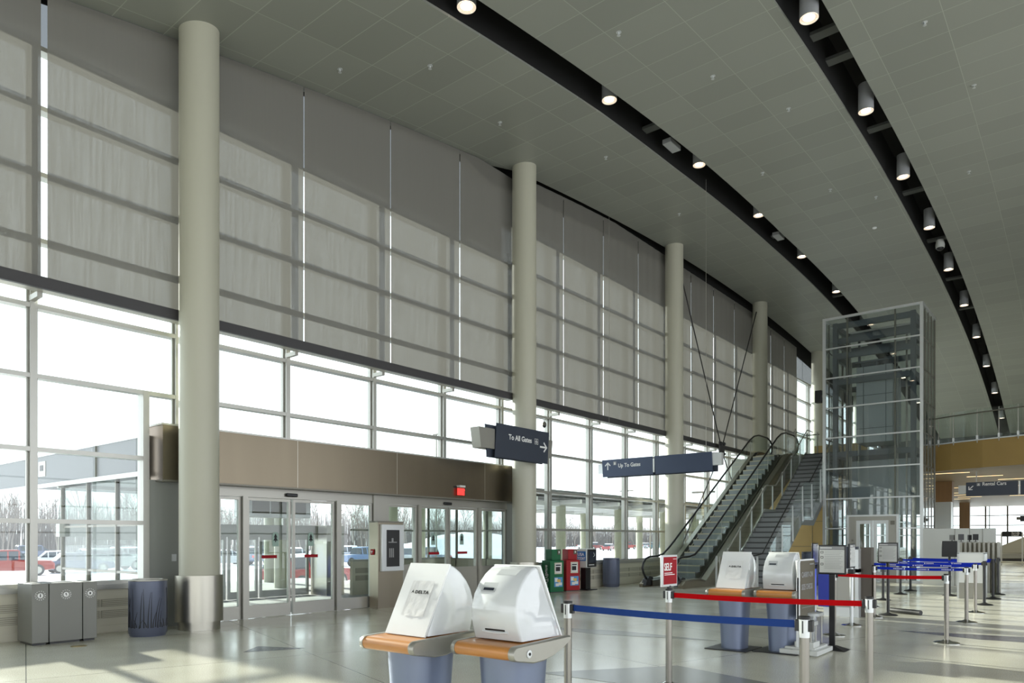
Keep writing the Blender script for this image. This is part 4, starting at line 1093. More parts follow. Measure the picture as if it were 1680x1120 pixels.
for s, (xa, xb), lb in (('left', (XL - .16, XL - .04), 0), ('right', (XR + .04, XR + .20), 1)):
    DD = -.17 if lb else 0
    sk = wobj('side_truss', MB().prism([(a, b + (DD if 21.6 < a < 31.3 and b > .3 and not (b < ZF - .5 and a > 29.8) else 0)) for a, b in under], 'x', xa, xb), 'truss', E)
    # bright deck on top of the truss
    dk = []
    for (a, b) in [(20.35, .225), (21.3, .245), (21.75, .335), (22.0, .485), (29.55, .465 + SL * 7.55), (29.9, ZF + .225), (31.2, ZF + .225)]:
        b += DD if a > 21.6 else 0
        dk.append([(xa - .01, a, b), (xb + .03, a, b), (xb + .03, a, b + .03), (xa - .01, a, b + .03)])
    wobj('deck', MB().loft(dk), 'steel', E, smooth=False)
    xg = XL if lb == 0 else XR
    dd = []
    for (a, b) in [] if lb else [(20.5, .23), (21.3, .25), (21.75, .34), (22.0, .49), (29.55, .47 + SL * 7.55), (29.9, ZF + .23), (31.1, ZF + .23)]:
        x1_, x2_ = (XL - .06, XL + .14) if lb == 0 else (XR - .07, XR + .02)
        dd.append([(x1_, a, b), (x2_, a, b - (.05 if lb == 0 else .0)), (x2_, a, b + .02 - (.05 if lb == 0 else 0)), (x1_, a, b + .025)])
    if dd: wobj('inner_deck', MB().loft(dd), 'deck_dark', E)
    xi = XL + .12 if lb == 0 else XR - .06
    wobj('skirt', MB().prism([(20.5, .02), (20.5, .2), (21.6, .24 + DD / 2), (22.0, .5 + DD), (29.55, .48 + DD + SL * 7.55), (29.9, ZF + .2 + DD), (31, ZF + .2 + DD), (31, ZF), (29.6, ZF - .1), (21.8, .0)], 'x', xi - .015, xi + .015), 'steel_dark' if lb == 0 else 'alu', E)
    # glass
    low = [(20.5, .22), (21.3, .25), (21.75, .34), (22.0, .5)] + [(29.55, .48 + SL * 7.55), (29.9, ZF + .22), (31.15, ZF + .22)]
    rail = [(20.50, .20), (20.28, .28), (20.12, .45), (20.06, .60), (20.12, .76), (20.26, .88), (20.5, .94), (21.0, .955), (21.4, 1.01), (21.8, 1.20), (22.2, 1.43), (28.9, 1.43 + SL * 6.7), (29.4, ZF + .82), (29.9, ZF + .92), (30.9, ZF + .92), (31.3, ZF + .82), (31.5, ZF + .62), (31.48, ZF + .40), (31.3, ZF + .24)]
    up = [(a, b - .045) for a, b in rail if 20.2 < a and b > .9]
    gl = MB()
    poly = [(20.5, .22), (20.2, .40), (20.12, .6), (20.18, .76), (20.3, .86)] + [(a, b) for a, b in up if a > 20.4 and a < 31.0] + [(31.35, ZF + .7), (31.4, ZF + .4), (31.15, ZF + .22), (29.9, ZF + .22 + DD), (29.55, .48 + DD + SL * 7.55), (22.0, .5 + DD), (21.75, .34 + DD / 2), (21.3, .25)]
    # split glass in sloping quads to stay planar and clean
    gl.prism(poly, 'x', xg - .006, xg + .006)
    wobj('glass_side', gl, 'glass_green', E)
    wobj('handrail', MB().tube([(xg, a, b) for a, b in rail], .034, 10), 'black', E, smooth=True)
    wobj('newel_box', MB().prism([(20.15, .05), (20.7, .05), (20.62, .30), (20.42, .34), (20.25, .22)], 'x', xg - .10, xg + .06), 'rubber', E)
    jn = MB()
    for q in range(7):
        yj = 22.4 + q * 1.1
        jn.box(xg - .008, xg + .008, yj - .004, yj + .004, .52 + SL * (yj - 22.0), 1.38 + SL * (yj - 22.2))
    wobj('glass_joint', jn, 'alu', E)
wobj('underside', MB().prism([(22.6, 0), (29.9, ZF - .95), (31.4, ZF - .9), (31.4, ZF - .2), (29.7, ZF - .2), (22.2, .1)], 'x', XL - .03, XR + .03), 'grey_metal', E)
wobj('indicator', MB().box(XL + .02, XL + .06, 21.0, 21.12, .10, .13), 'orange', E)

# ---- stair
S = thing('staircase', 'grey carpeted staircase in two flights with glass sides beside the escalator', 'stairs', (-8.6, 22, 0))
SXL, SXR = -9.22, -7.98
R = 14; rr = 2.45 / R
f1 = [(22.0, 0)]; 
y0 = 22.0; tr1 = (25.6 - 22.0) / R; z = 0; tops = MB(); 
prof = [(22.0, 0)]
for k in range(R):
    prof += [(22.0 + k * tr1, (k + 1) * rr), (22.0 + (k + 1) * tr1, (k + 1) * rr)]
prof += [(26.6, 2.45)]
tr2 = (30.15 - 26.6) / R
for k in range(R):
    prof += [(26.6 + k * tr2, 2.45 + (k + 1) * rr), (26.6 + (k + 1) * tr2, 2.45 + (k + 1) * rr)]
prof += [(30.15, ZF - .4), (26.7, 2.0), (25.5, 2.0), (22.5, 0)]
wobj('flight', MB().prism(prof, 'x', SXL, SXR), 'carpet', S)
for k in range(R):
    wobj('nosing', MB().box(SXL, SXR, 22.0 + k * tr1 - .006, 22.0 + k * tr1 + .03, (k + 1) * rr - .045, (k + 1) * rr + .004), 'nosing', S)
    wobj('nosing', MB().box(SXL, SXR, 26.6 + k * tr2 - .006, 26.6 + k * tr2 + .03, 2.45 + (k + 1) * rr - .045, 2.45 + (k + 1) * rr + .004), 'nosing', S)
M1 = rr / tr1; M2 = rr / tr2
def sz(y):
    if y < 22: return 0
    if y < 25.6: return (y - 22) * M1
    if y < 26.6: return 2.45
    return min(ZF, 2.45 + (y - 26.6) * M2)
for s_, xs in (('l', SXL - .03), ('r', SXR + .03)):
    line = [22.0, 25.6, 26.6, 30.15]
    wobj('stringer', MB().prism([(21.9, .0), (21.95, .12), (25.55, 2.57), (26.6, 2.57), (30.15, ZF + .1), (30.15, ZF - .45), (26.75, 1.98), (25.4, 1.98), (22.5, 0)], 'x', xs - .02, xs + .02), 'grey_metal' if s_ == 'l' else 'stringer_dark', S)
    for a, b in ((22.0, 25.65), (25.65, 26.55), (26.55, 30.1)):
        n = 3 if b - a > 2 else 1
        for q in range(n):
            c, d = a + (b - a) * q / n + .02, a + (b - a) * (q + 1) / n - .02
            wobj('glass_panel', MB().prism([(c, max(.05, sz(c) - .28)), (d, sz(d) - .28), (d, sz(d) + 1.02), (c, sz(c) + 1.02)], 'x', xs + (.03 if s_ == 'r' else -.045), xs + (.042 if s_ == 'r' else -.033)), 'glass_green', S)
    hr = [(xs, 21.5, .0), (xs, 21.5, .95), (xs, 21.9, 1.0), (xs, 25.5, 2.45 + .95), (xs, 26.5, 2.45 + .95 + .05), (xs, 30.1, ZF + .98), (xs, 30.8, ZF + .98)] if s_ == 'l' else [(xs, 21.2, 1.0), (xs, 21.9, 1.05), (xs, 25.5, 2.45 + 1.0), (xs, 26.5, 2.45 + 1.05), (xs, 30.1, ZF + 1.0)]
    xo = .07 if s_ == 'l' else -.06
    wobj('handrail', MB().tube([(a + xo, b, c) for a, b, c in hr], .02, 8), 'alu' if s_ == 'l' else 'black', S, smooth=True)
    for q in range(8):
        yb = 22.35 + q * 1.02
        zb = sz(yb)
        wobj('baluster', MB().prism([(yb - .07, max(0, zb - .2)), (yb + .07, max(0, zb - .2)), (yb + .018, zb + .98), (yb - .018, zb + .98)], 'x', xs - .03, xs - .012) if s_ == 'l' else MB().prism([(yb - .07, max(0, zb - .2)), (yb + .07, max(0, zb - .2)), (yb + .018, zb + .98), (yb - .018, zb + .98)], 'x', xs + .042, xs + .06), 'alu_light', S)
for x in (SXL - .02, SXR + .02):
    wobj('newel', MB().box(x - .02, x + .02, 21.35, 21.42, 0, .98), 'alu_light', S)
# guard rail at the head of escalator and stair
G = thing('guard_rail', 'glass guard rail on the upper floor behind the escalator head', 'railing', (-9.5, 31.9, ZF))
wobj('glass_panel', MB().box(-9.7, -9.3, 31.8, 31.812, ZF + .05, ZF + 1.05).box(-9.72, -9.708, 30.3, 31.7, ZF + .05, ZF + 1.05), 'glass_green', G)
wobj('handrail', MB().tube([(-9.75, 30.3, ZF + 1.0), (-9.75, 31.8, ZF + 1.0), (-9.2, 31.8, ZF + 1.0)], .022), 'mull_dark', G)
wobj('baluster', MB().box(-9.73, -9.69, 30.28, 30.32, ZF, ZF + 1.1).box(-9.73, -9.69, 31.78, 31.84, ZF, ZF + 1.1).box(-9.3, -9.26, 31.78, 31.84, ZF, ZF + 1.1), 'alu', G)

# ---- glass lift
LX0, LX1, LY0, LY1, LZ = -7.90, -4.74, 27.9, 30.33, 9.52
T = thing('glass_lift', 'tall glazed lift tower with white glazing bars and steel doors', 'lift', (-6.3, 29, 0))
zb = [1.88, 2.96, 4.05, 5.18, 6.27, 7.36, 8.44]
DX0, DX1, DZ = -7.05, -5.50, 2.30
for side, pr in (('front', 'y0'), ('right', 'x1'), ('left', 'x0'), ('back', 'y1')):
    if pr == 'y0':
        g = MB().box(LX0, LX1, LY0, LY0 + .012, DZ, LZ).box(LX0, DX0, LY0, LY0 + .012, .05, DZ).box(DX1, LX1, LY0, LY0 + .012, .05, DZ)
    elif pr == 'y1': g = MB().box(LX0, LX1, LY1 - .012, LY1, 0, LZ)
    else:
        x = LX0 if pr == 'x0' else LX1
        g = MB().box(x - .006, x + .006, LY0 + .02, LY1 - .02, .05, LZ)
    wobj('glass_wall', g, 'glass_lift', T)
for z in zb:
    if z > DZ: wobj('glazing_bar', MB().box(LX0 - .05, LX1 + .05, LY0 - .05, LY0, z - .022, z + .022), 'alu_light', T)
    else:
        for xa, xb in ((LX0 - .05, DX0), (DX1, LX1 + .05)): wobj('glazing_bar', MB().box(xa, xb, LY0 - .05, LY0, z - .022, z + .022), 'alu_light', T)
wobj('top_rim', MB().box(LX0 - .05, LX1 + .05, LY0 - .05, LY1 + .05, LZ - .03, LZ + .0).box(LX0 - .05, LX1 + .05, LY0 - .05, LY0, LZ, LZ + .05), 'alu_light', T) if False else None
for bx_ in ((LX0 - .05, LX1 + .05, LY0 - .05, LY0 + .03), (LX0 - .05, LX1 + .05, LY1 - .03, LY1 + .05), (LX0 - .05, LX0 + .03, LY0, LY1), (LX1 - .03, LX1 + .05, LY0, LY1)):
    wobj('top_rim', MB().box(*bx_, LZ - .03, LZ + .05), 'alu_light', T)
for xa, xb in ((LX0 - .05, DX0), (DX1, LX1 + .03)): wobj('bottom_rim', MB().box(xa, xb, LY0 - .03, LY0 + .03, 0, .08), 'alu_light', T)
cp = MB()
for x, y in ((LX0, LY0), (LX1, LY0)):
    cp.box(x - .05, x + .05, y - .04, y + .05, 0, LZ)
wobj('corner_post', cp, 'alu_light', T)
cp2 = MB()
for x, y in ((LX0, LY1), (LX1, LY1)): cp2.box(x - .03, x + .03, y - .03, y + .03, 0, LZ)
for y in (28.5, 29.1, 29.7): cp2.box(LX1 - .02, LX1 + .02, y - .02, y + .02, 0, LZ); cp2.box(LX0 - .02, LX0 + .02, y - .02, y + .02, 0, LZ)
for z in zb: cp2.box(LX1 - .014, LX1 + .014, LY0, LY1, z - .02, z + .02); cp2.box(LX0 - .014, LX0 + .014, LY0, LY1, z - .02, z + .02)
for x in (-7.12, -5.56): cp2.box(x - .025, x + .025, LY0 + .012, LY0 + .09, DZ, LZ)
wobj('mullion', cp2, 'mull_dark', T)
# inner steel frame
fr = MB()
for x in (-7.6, -5.05):
    for y in (28.25, 30.0): fr.box(x - .08, x + .08, y - .08, y + .08, 0, LZ - .1)
for z in (4.6, 7.25, 8.2, 8.75, 9.3):
    for y in (28.25, 30.0): fr.box(-7.6, -5.05, y - .06, y + .06, z - .10, z + .10)
    for x in (-7.6, -5.05): fr.box(x - .06, x + .06, 28.25, 30.0, z - .10, z + .10)
for x in (-6.95,): fr.box(x - .04, x + .04, 28.9, 28.98, 4.7, 8.8)
wobj('steel_frame', fr, 'liftsteel', T)
wobj('guide_rail', MB().box(-5.45, -5.40, 29.1, 29.2, 0, 9).box(-7.35, -7.30, 29.1, 29.2, 0, 9).box(-5.62, -5.60, 28.6, 28.62, 0, 8).box(-7.15, -7.13, 28.6, 28.62, 0, 8), 'alu', T)
# cab parked at the upper floor
cab = wobj('cab', MB().box(-6.95, -5.75, 28.5, 29.9, 5.0, 7.75), 'liftgrey', T)
wobj('cab_seam', MB().box(-6.95, -5.75, 28.49, 28.5, 6.7, 6.72).box(-6.72, -6.70, 28.49, 28.5, 5.0, 7.75).box(-5.98, -5.96, 28.49, 28.5, 5.0, 7.75).box(-6.95, -5.75, 28.49, 28.5, 5.5, 5.52), 'liftsteel', cab)
wobj('cab_roof_gear', MB().box(-6.8, -6.3, 28.7, 29.2, 7.75, 7.95).box(-6.1, -5.9, 28.8, 29.3, 7.75, 8.1).box(-7.0, -5.7, 28.46, 28.52, 7.9, 7.95), 'liftsteel', cab)
wobj('buffer', MB().box(-6.3, -5.9, 29.2, 29.5, 0, .6), 'liftsteel', T)
wobj('back_screen', MB().box(-7.5, -5.1, 30.05, 30.08, 2.4, 4.6), 'liftgrey', T)
# doors
surr = wobj('door_surround', MB().box(DX0 - .06, DX0, LY0 - .08, LY0 + .12, 0, DZ + .06).box(DX1, DX1 + .06, LY0 - .08, LY0 + .12, 0, DZ + .06).box(DX0, DX1, LY0 - .075, LY0 + .115, DZ, DZ + .058), 'alu_light', T)
wobj('jamb', MB().box(DX0, DX0 + .24, LY0 - .02, LY0 + .05, 0, DZ).box(DX1 - .26, DX1, LY0 - .02, LY0 + .05, 0, DZ).box(DX0 + .24, DX1 - .26, LY0 - .015, LY0 + .05, 2.16, DZ - .001), 'alu', surr)
for a, b in ((DX0 + .24, -6.27), (-6.26, DX1 - .26)):
    dd = wobj('lift_door', MB().box(a, a + .11, LY0 + .02, LY0 + .05, 0.02, 2.16).box(b - .09, b, LY0 + .02, LY0 + .05, .02, 2.16).box(a + .11, b - .09, LY0 + .022, LY0 + .048, 2.04, 2.155).box(a + .11, b - .09, LY0 + .022, LY0 + .048, .02, .35), 'alu_light', T)
    wobj('door_glass', MB().box(a + .11, b - .09, LY0 + .03, LY0 + .036, .35, 2.04), 'glass_lift', dd)
wobj('call_panel', MB().box(DX1 - .2, DX1 - .06, LY0 - .03, LY0 - .02, 1.02, 1.3), 'screen', surr); wobj('indicator', MB().box(DX1 - .2, DX1 - .06, LY0 - .03, LY0 - .02, 2.0, 2.14), 'mull_dark', surr)
sn = MB()
for k in range(3):
    a = k * PI / 3; sn.prism([(DX0 + .12 + .05 * math.cos(a + q) * sg, 1.45 + .05 * math.sin(a + q) * sg) for sg, q in ((1, -.12), (1, .12), (-1, -.12), (-1, .12))], 'y', LY0 - .024, LY0 - .02)
wobj('snowflake_mark', sn, 'mull_dark', surr)
s = thing('wall_speaker', 'black loudspeaker box fixed to the left corner of the lift tower', 'speaker', (LX0 - .18, 27.9, 6.75))
obj('body', MB().box(-.13, .10, -.1, .15, -.22, .22), 'black', s, bevel=.01); obj('bracket', MB().box(.10, .14, -.02, .02, -.05, .05), 'mull_dark', s)

# ---- cable braces in front of the shades
K = thing('brace', 'black steel rod X-brace in front of the shades left of the escalator head', 'brace', (-11.72, 27.7, 5.0))
NX = -11.75
zt3, zt4 = zc(23.8) - .45, zc(31.5) - .45
for (ya, za), (yb, zb_) in (((23.85, zt3), (27.55, 5.35)), ((31.45, zt4), (27.85, 5.35)), ((27.55, 4.85), (23.9, 1.0)), ((27.85, 4.85), (31.4, 1.0))):
    wobj('rod', MB().tube([(NX, ya, za), (NX, yb, zb_)], .022, 8), 'black', K)
wobj('node', MB().box(NX - .03, NX + .03, 27.45, 27.95, 4.82, 5.38), 'charcoal', K, bevel=.02)
wobj('node_bolts', MB().sphere((NX + .04, 27.55, 5.3), .07).sphere((NX + .04, 27.85, 5.3), .07).sphere((NX + .04, 27.55, 4.9), .06).sphere((NX + .04, 27.85, 4.9), .06), 'black', K)

# ---- hanging and bracketed direction signs
def arrow(pts): return pts
def arrow_mb(cx, cz, s, rot, place):
    # arrow pointing +x in 2d then rotated
    b = MB(); polys = [[(-.9, -.13), (.55, -.13), (.55, .13), (-.9, .13)], [(.75, 0), (.95, 0), (.15, .8), (-.02, .62), (.62, 0)], [(.95, 0), (.62, 0), (-.02, -.62), (.15, -.8)]]
    for p in polys:
        q = [(cx + s * (x * math.cos(rot) - y * math.sin(rot)), cz + s * (x * math.sin(rot) + y * math.cos(rot))) for x, y in p]
        place(b, q)
    return b
# To All Gates (parallel to the window wall, on column)
T1 = thing('direction_sign', 'slate sign reading To All Gates with a right arrow, on the second column', 'sign', (-11.1, 14.0, 3.5))
X = -11.05
bk = wobj('rear_panel', MB().prism([(12.72, 4.19), (14.95, 4.19), (14.95, 3.42), (12.78, 3.42)], 'x', X - .12, X - .10), 'slate', T1)
pn = wobj('front_panel', MB().prism([(13.02, 4.24), (15.10, 4.24), (15.04, 3.43), (12.95, 3.43)], 'x', X - .02, X), 'slate', T1)
wobj('lamp_box', MB().prism([(12.42, 4.09), (12.98, 4.09), (12.98, 3.62), (12.50, 3.62)], 'x', X - .30, X - .03), 'alu', T1)
wobj('lamp_box', MB().prism([(14.98, 4.06), (15.30, 4.06), (15.24, 3.60), (14.98, 3.60)], 'x', X - .30, X - .03), 'alu', T1)
wobj('bracket', MB().box(-11.42, X - .1, 14.7, 15.0, 3.6, 4.0), 'alu', T1)
wobj('lettering', text_on('To All Gates', .175, (X + .003, 13.46, 3.90), (0, 1, 0), (0, 0, 1), sx=1.0), 'text_white', pn)
def plx(b, q): b.prism(q, 'x', X + .001, X + .004)
wobj('arrow', arrow_mb(14.86, 3.84, .165, 0, plx), 'text_white', pn)
ic = MB(); c0, z0 = 14.56, 3.955
ic.box(X, X + .003, c0 - .07, c0 + .07, z0 + .063, z0 + .07).box(X, X + .003, c0 - .07, c0 + .07, z0 - .07, z0 - .063).box(X, X + .003, c0 - .07, c0 - .063, z0 - .07, z0 + .07).box(X, X + .003, c0 + .063, c0 + .07, z0 - .07, z0 + .07)
ic.box(X, X + .003, c0 - .01, c0 + .01, z0 - .05, z0 + .055).prism([(c0 - .055, z0 - .01), (c0, z0 + .02), (c0 + .055, z0 - .01), (c0 + .055, z0 - .02), (c0, z0 - .003), (c0 - .055, z0 - .02)], 'x', X, X + .003).box(X, X + .003, c0 - .025, c0 + .025, z0 - .05, z0 - .038)
wobj('aeroplane_icon', ic, 'text_white', pn)
# Up To Gates
YU = 19.2
ua, ub, um = x_at(988.5, YU), x_at(1168, YU), x_at(1072, YU)
def zu(v, x): return z_at(v, x, YU)
T2 = thing('direction_sign', 'long two-panel blue sign reading Up To Gates with an upward arrow', 'sign', ((ua + ub) / 2, YU, 3.5))
zt_, zb2 = zu(755, ua), zu(783, ua)
pn = wobj('left_panel', MB().prism([(ua, zt_), (um - .03, zt_), (um + .0, zb2), (ua + .03, zb2)], 'y', YU - .03, YU), 'sign_blue', T2)
wobj('right_panel', MB().prism([(um + .05, zt_), (ub, zt_), (ub + .03, zb2), (um + .08, zb2)], 'y', YU - .03, YU), 'sign_blue', T2)
wobj('joint', MB().box(um - .01, um + .04, YU - .02, YU + .05, zb2 + .06, zt_ - .06), 'alu_light', T2)
wobj('rear_panel', MB().box(ua + .1, ub + .12, YU + .12, YU + .15, zb2 - .02, zt_ - .01), 'slate', T2)
wobj('lamp_box', MB().box(ua - .16, ua + .02, YU + .0, YU + .12, zb2 + .12, zt_ - .12), 'alu_light', T2); wobj('lamp_box', MB().box(ub, ub + .28, YU - .0, YU + .14, zb2 + .15, zt_ - .04), 'alu_light', T2)
wobj('cable', MB().tube([(ua + .2, YU + .06, zt_), (ua + .2, YU + .06, zc(YU))], .005, 5).tube([(ub - .2, YU + .06, zt_), (ub - .2, YU + .06, zc(YU))], .005, 5), 'alu', T2)
def ply(yy):
    def f(b, q): b.prism(q, 'y', yy - .004, yy - .001)
    return f
wobj('arrow', arrow_mb(x_at(998, YU), zu(765.5, ua), .13, PI / 2, ply(YU - .03)), 'text_white', pn)
wobj('lettering', text_on('Up To Gates', .165, (x_at(1015, YU), YU - .033, zu(762.5, um)), (1, 0, 0), (0, 0, 1), sx=.88), 'text_white', pn)
cx, cz = x_at(1009.5, YU), zu(761.5, ua)
wobj('icon', MB().box(cx - .055, cx + .055, YU - .033, YU - .03, cz - .055, cz + .055), 'text_grey', pn)
wobj('icon_mark', MB().box(cx - .02, cx + .02, YU - .036, YU - .033, cz - .045, cz + .015).box(cx - .01, cx + .01, YU - .036, YU - .033, cz + .02, cz + .04), 'text_white', pn)
# Rental Cars
YR = 31.2
ra = x_at(1585, YR); rb = 3.0; rm = x_at(1671.5, YR)
z1, z0 = z_at(791.5, ra, YR), z_at(814, ra, YR)
T3 = thing('direction_sign', 'slate sign reading Rental Cars with a down-left arrow under the mezzanine', 'sign', (-2, YR, 3.3))
pn = wobj('left_panel', MB().box(ra, rm - .02, YR - .03, YR, z0, z1), 'slate', T3); wobj('right_panel', MB().box(rm + .05, rb, YR - .03, YR, z0, z1), 'slate', T3)
wobj('joint', MB().box(rm - .0, rm + .04, YR - .02, YR + .03, z0 + .04, z1 - .02), 'alu_light', T3)
wobj('lamp_box', MB().box(ra - .24, ra - .0, YR - .02, YR + .12, z0 + .1, z1 - .1), 'white_paint', T3)
wobj('hanger', MB().box(ra + .3, ra + .34, YR, YR + .04, z1 - .1, 3.99).box(rb - .4, rb - .36, YR, YR + .04, z1 - .1, 3.99).box(ra - .2, rb, YR + .0, YR + .04, z0 + .1, z0 + .14), 'alu', T3)
wobj('arrow', arrow_mb(x_at(1593, YR), z_at(800.5, ra, YR), .115, PI * 1.25, ply(YR - .03)), 'text_white', pn)
wobj('lettering', text_on('Rental Cars', .175, (x_at(1611.5, YR), YR - .033, z_at(797.5, ra, YR)), (1, 0, 0), (0, 0, 1), sx=.88), 'text_white', pn)
cx, cz = x_at(1605.5, YR), z_at(795.5, ra, YR)
wobj('icon', MB().box(cx - .055, cx + .055, YR - .033, YR - .03, cz - .055, cz + .055), 'text_grey', pn)
wobj('icon_mark', MB().box(cx - .035, cx + .035, YR - .036, YR - .033, cz - .03, cz - .005).box(cx - .015, cx + .015, YR - .036, YR - .033, cz, cz + .03), 'text_white', pn)
# dome camera on a bracket at column 2
D = thing('dome_camera', 'small dark dome security camera on an arm beside the second column', 'camera', (-11.35, 15.25, 4.5))
wobj('arm', MB().tube([(-11.5, 15.1, 4.67), (-11.36, 15.27, 4.67), (-11.35, 15.30, 4.57)], .018), 'alu_light', D)
obj('housing', MB().lathe([(.02, .08), (.055, .04), (.06, -.02)], seg=16), 'mull_dark', D, smooth=True, loc=(0, .05, 0)); obj('dome', MB().sphere((0, .05, -.03), .05, 14, 8), 'black', D, smooth=True)
MT_dummy = 0

# =================================================================== OUTSIDE
struct('ground', MB().prism([(-300, -1.6), (-300, -.9), (-28, -.9), (-18, -.16), (-12.9, -.16), (-12.9, -1.6)], 'y', -120, 420), 'snow')
kb = struct('trim_40', MB().box(-24.2, -23.9, -40, 120, -.9, -.50), 'asphalt')
struct('trim_41', MB().box(-33.5, -28.2, -60, 300, -.95, -.893), 'asphalt')
struct('trim_42', MB().box(-17.8, -12.9, 16.6, 120, -.16, -.03), 'asphalt')

# ---- canopy over the kerb, along the facade
cn = thing('kerb_canopy', 'long flat canopy roof over the kerb beyond the newspaper racks', 'canopy', (-19.5, 40, 3))
wobj('roof', MB().box(-23.5, -15.8, 16.4, 90, 3.12, 3.34), 'canopy', cn); wobj('soffit', MB().box(-23.4, -15.9, 16.5, 90, 3.06, 3.12), 'canopy_under', cn)
bm_ = MB()
for k in range(24): bm_.box(-23.4, -15.9, 18 + k * 2.9, 18.14 + k * 2.9, 2.90, 3.06)
for x in (-17, -22.2): bm_.box(x - .08, x + .08, 16.5, 90, 2.82, 3.0)
wobj('beams', bm_, 'white_p', cn)
c0 = None
for k, (u, X) in enumerate(((920, -17.0), (958, -21.6), (1015, -17.0), (1049, -21.6), (1089, -17), (1142, -21.6), (1136, -17))):
    y = y_at(u, X)
    lb = 'round pale canopy column outside, %s from the left seen right of the second column' % ['first', 'second', 'third', 'fourth', 'fifth', 'seventh', 'sixth'][k]
    if c0 is None: c0 = tag(obj('canopy_column', MB().lathe([(.20, -.9), (.20, 2.86)], seg=20), 'canopy_col', smooth=True, loc=(X, y, 0)), lb, 'column')
    else: c = c0.copy(); C.objects.link(c); c.location = (X, y, 0); c['label'] = lb
for u, X, lb in ((461, -19.6, 'stout pale canopy column seen through the left sliding doors'), (443, -22.5, 'slimmer pale canopy column just left of the stout one beyond the doors'), (644, -21.0, 'pale canopy column seen above the steel pier between the doors'), (690, -21.5, 'pale canopy column beside the right sliding doors'), (800, -21, 'pale canopy column seen through the rightmost door glass')):
    c = c0.copy(); C.objects.link(c); c.location = (X, y_at(u, X), 0); c['label'] = lb
cn2 = struct('ceiling', MB().box(-24, -17.0, 16.0, 16.4, 2.95, 3.3), 'canopy')

# ---- cars
def car(label, x, y, rz, col, kind='suv', snow=False):
    t = thing('car', label, 'car', (x, y, -.9), rotz=rz)
    mat = M_('car_paint_%d' % (len(bpy.data.materials)), col, .25, .1, coat=.6)
    if kind == 'sedan':
        body = [(-2.2, .30), (-2.25, .62), (-2.1, .86), (-1.5, .92), (1.1, .90), (2.05, .76), (2.25, .58), (2.25, .30), (1.7, .24), (-1.7, .24)]
        cab = [(-1.55, .90), (-1.05, 1.36), (.25, 1.40), (1.05, .90)]; roof = [(-1.08, 1.34), (-1.0, 1.42), (.2, 1.45), (.3, 1.38)]
    elif kind == 'pickup':
        body = [(-2.7, .45), (-2.72, 1.02), (-.6, 1.04), (-.55, 1.05), (1.2, 1.05), (2.5, 1.0), (2.7, .8), (2.7, .42), (2.1, .34), (-2.1, .34)]
        cab = [(-.65, 1.04), (-.45, 1.62), (.75, 1.64), (1.35, 1.04)]; roof = [(-.5, 1.60), (-.4, 1.70), (.7, 1.71), (.8, 1.62)]
    else:
        body = [(-2.25, .42), (-2.3, .95), (-2.2, 1.05), (1.15, 1.05), (2.1, .98), (2.28, .75), (2.28, .40), (1.7, .32), (-1.7, .32)]
        cab = [(-2.18, 1.04), (-1.95, 1.58), (.45, 1.60), (1.15, 1.04)]; roof = [(-2.0, 1.56), (-1.85, 1.68), (.35, 1.70), (.5, 1.58)]
    W = .88
    rg = []
    def ring(pr, w): return [(a, w, b) for a, b in pr]
    cx = sum(p[0] for p in body) / len(body); cz = .62
    def shrink(pr, f): return [(cx + (a - cx) * f, cz + (b - cz) * (f * .98)) for a, b in pr]
    obj('body', MB().loft([ring(shrink(body, .95), -W), ring(body, -W + .1), ring(body, W - .1), ring(shrink(body, .95), W)]), mat, t, smooth=True)
    def taper(pr, w0, w1, z0, z1): return None
    vs = []
    lo, hi = cab[0][1], max(p[1] for p in cab)
    L = [[(a, s * (W - .10 - .14 * (b - lo) / (hi - lo)), b) for a, b in cab] for s in (-1, 1)]
    obj('windows', MB().loft(L), 'car_glass', t)
    wr = W - .20
    obj('roof', MB().prism(roof, 'y', -wr, wr), 'snow' if snow else mat, t, bevel=.02)
    pl = MB()
    for a in ([cab[1][0] + .05, (cab[1][0] + cab[2][0]) / 2, cab[2][0]]):
        pl.prism([(a - .05, lo), (a + .05, lo), (a + .05 if a != cab[2][0] else a + .08, hi), (a - .04, hi)], 'y', -W + .06, -W + .12) if False else None
        for s in (-1, 1):
            pl.add([(a - .05, s * (W - .09), lo), (a + .05, s * (W - .09), lo), (a + .04, s * (W - .23), hi), (a - .04, s * (W - .23), hi), (a - .05, s * (W - .13), lo), (a + .05, s * (W - .13), lo), (a + .04, s * (W - .27), hi), (a - .04, s * (W - .27), hi)],
                   [(0, 1, 2, 3), (7, 6, 5, 4), (0, 4, 5, 1), (1, 5, 6, 2), (2, 6, 7, 3), (3, 7, 4, 0)])
    obj('pillars', pl, mat, t)
    wb = 1.38 if kind != 'pickup' else 1.75
    R_ = .34 if kind == 'sedan' else .38
    for a in (-wb, wb):
        for s in (-1, 1):
            wh = obj('wheel', MB().lathe([(R_ - .05, -.11), (R_, -.09), (R_, .09), (R_ - .05, .11), (.01, .11)], seg=22), 'rubber', t, smooth=True, loc=(a, s * (W - .08), R_)); wh.rotation_euler = (PI / 2, 0, 0)
            h = MB().lathe([(.001, -.02), (R_ * .62, -.02), (R_ * .62, .0), (.001, .02)], seg=18)
            hb = obj('hub', h, 'alu', wh, loc=(0, 0, -s * .11)); 
    xh = max(p[0] for p in body); xt = min(p[0] for p in body)
    obj('headlamps', MB().box(xh - .12, xh + .005, -W + .12, -W + .42, .66, .78).box(xh - .12, xh + .005, W - .42, W - .12, .66, .78), 'alu_light', t)
    obj('tail_lamps', MB().box(xt - .005, xt + .1, -W + .06, -W + .22, .72, .92).box(xt - .005, xt + .1, W - .22, W - .06, .72, .92), 'tail', t)
    return t
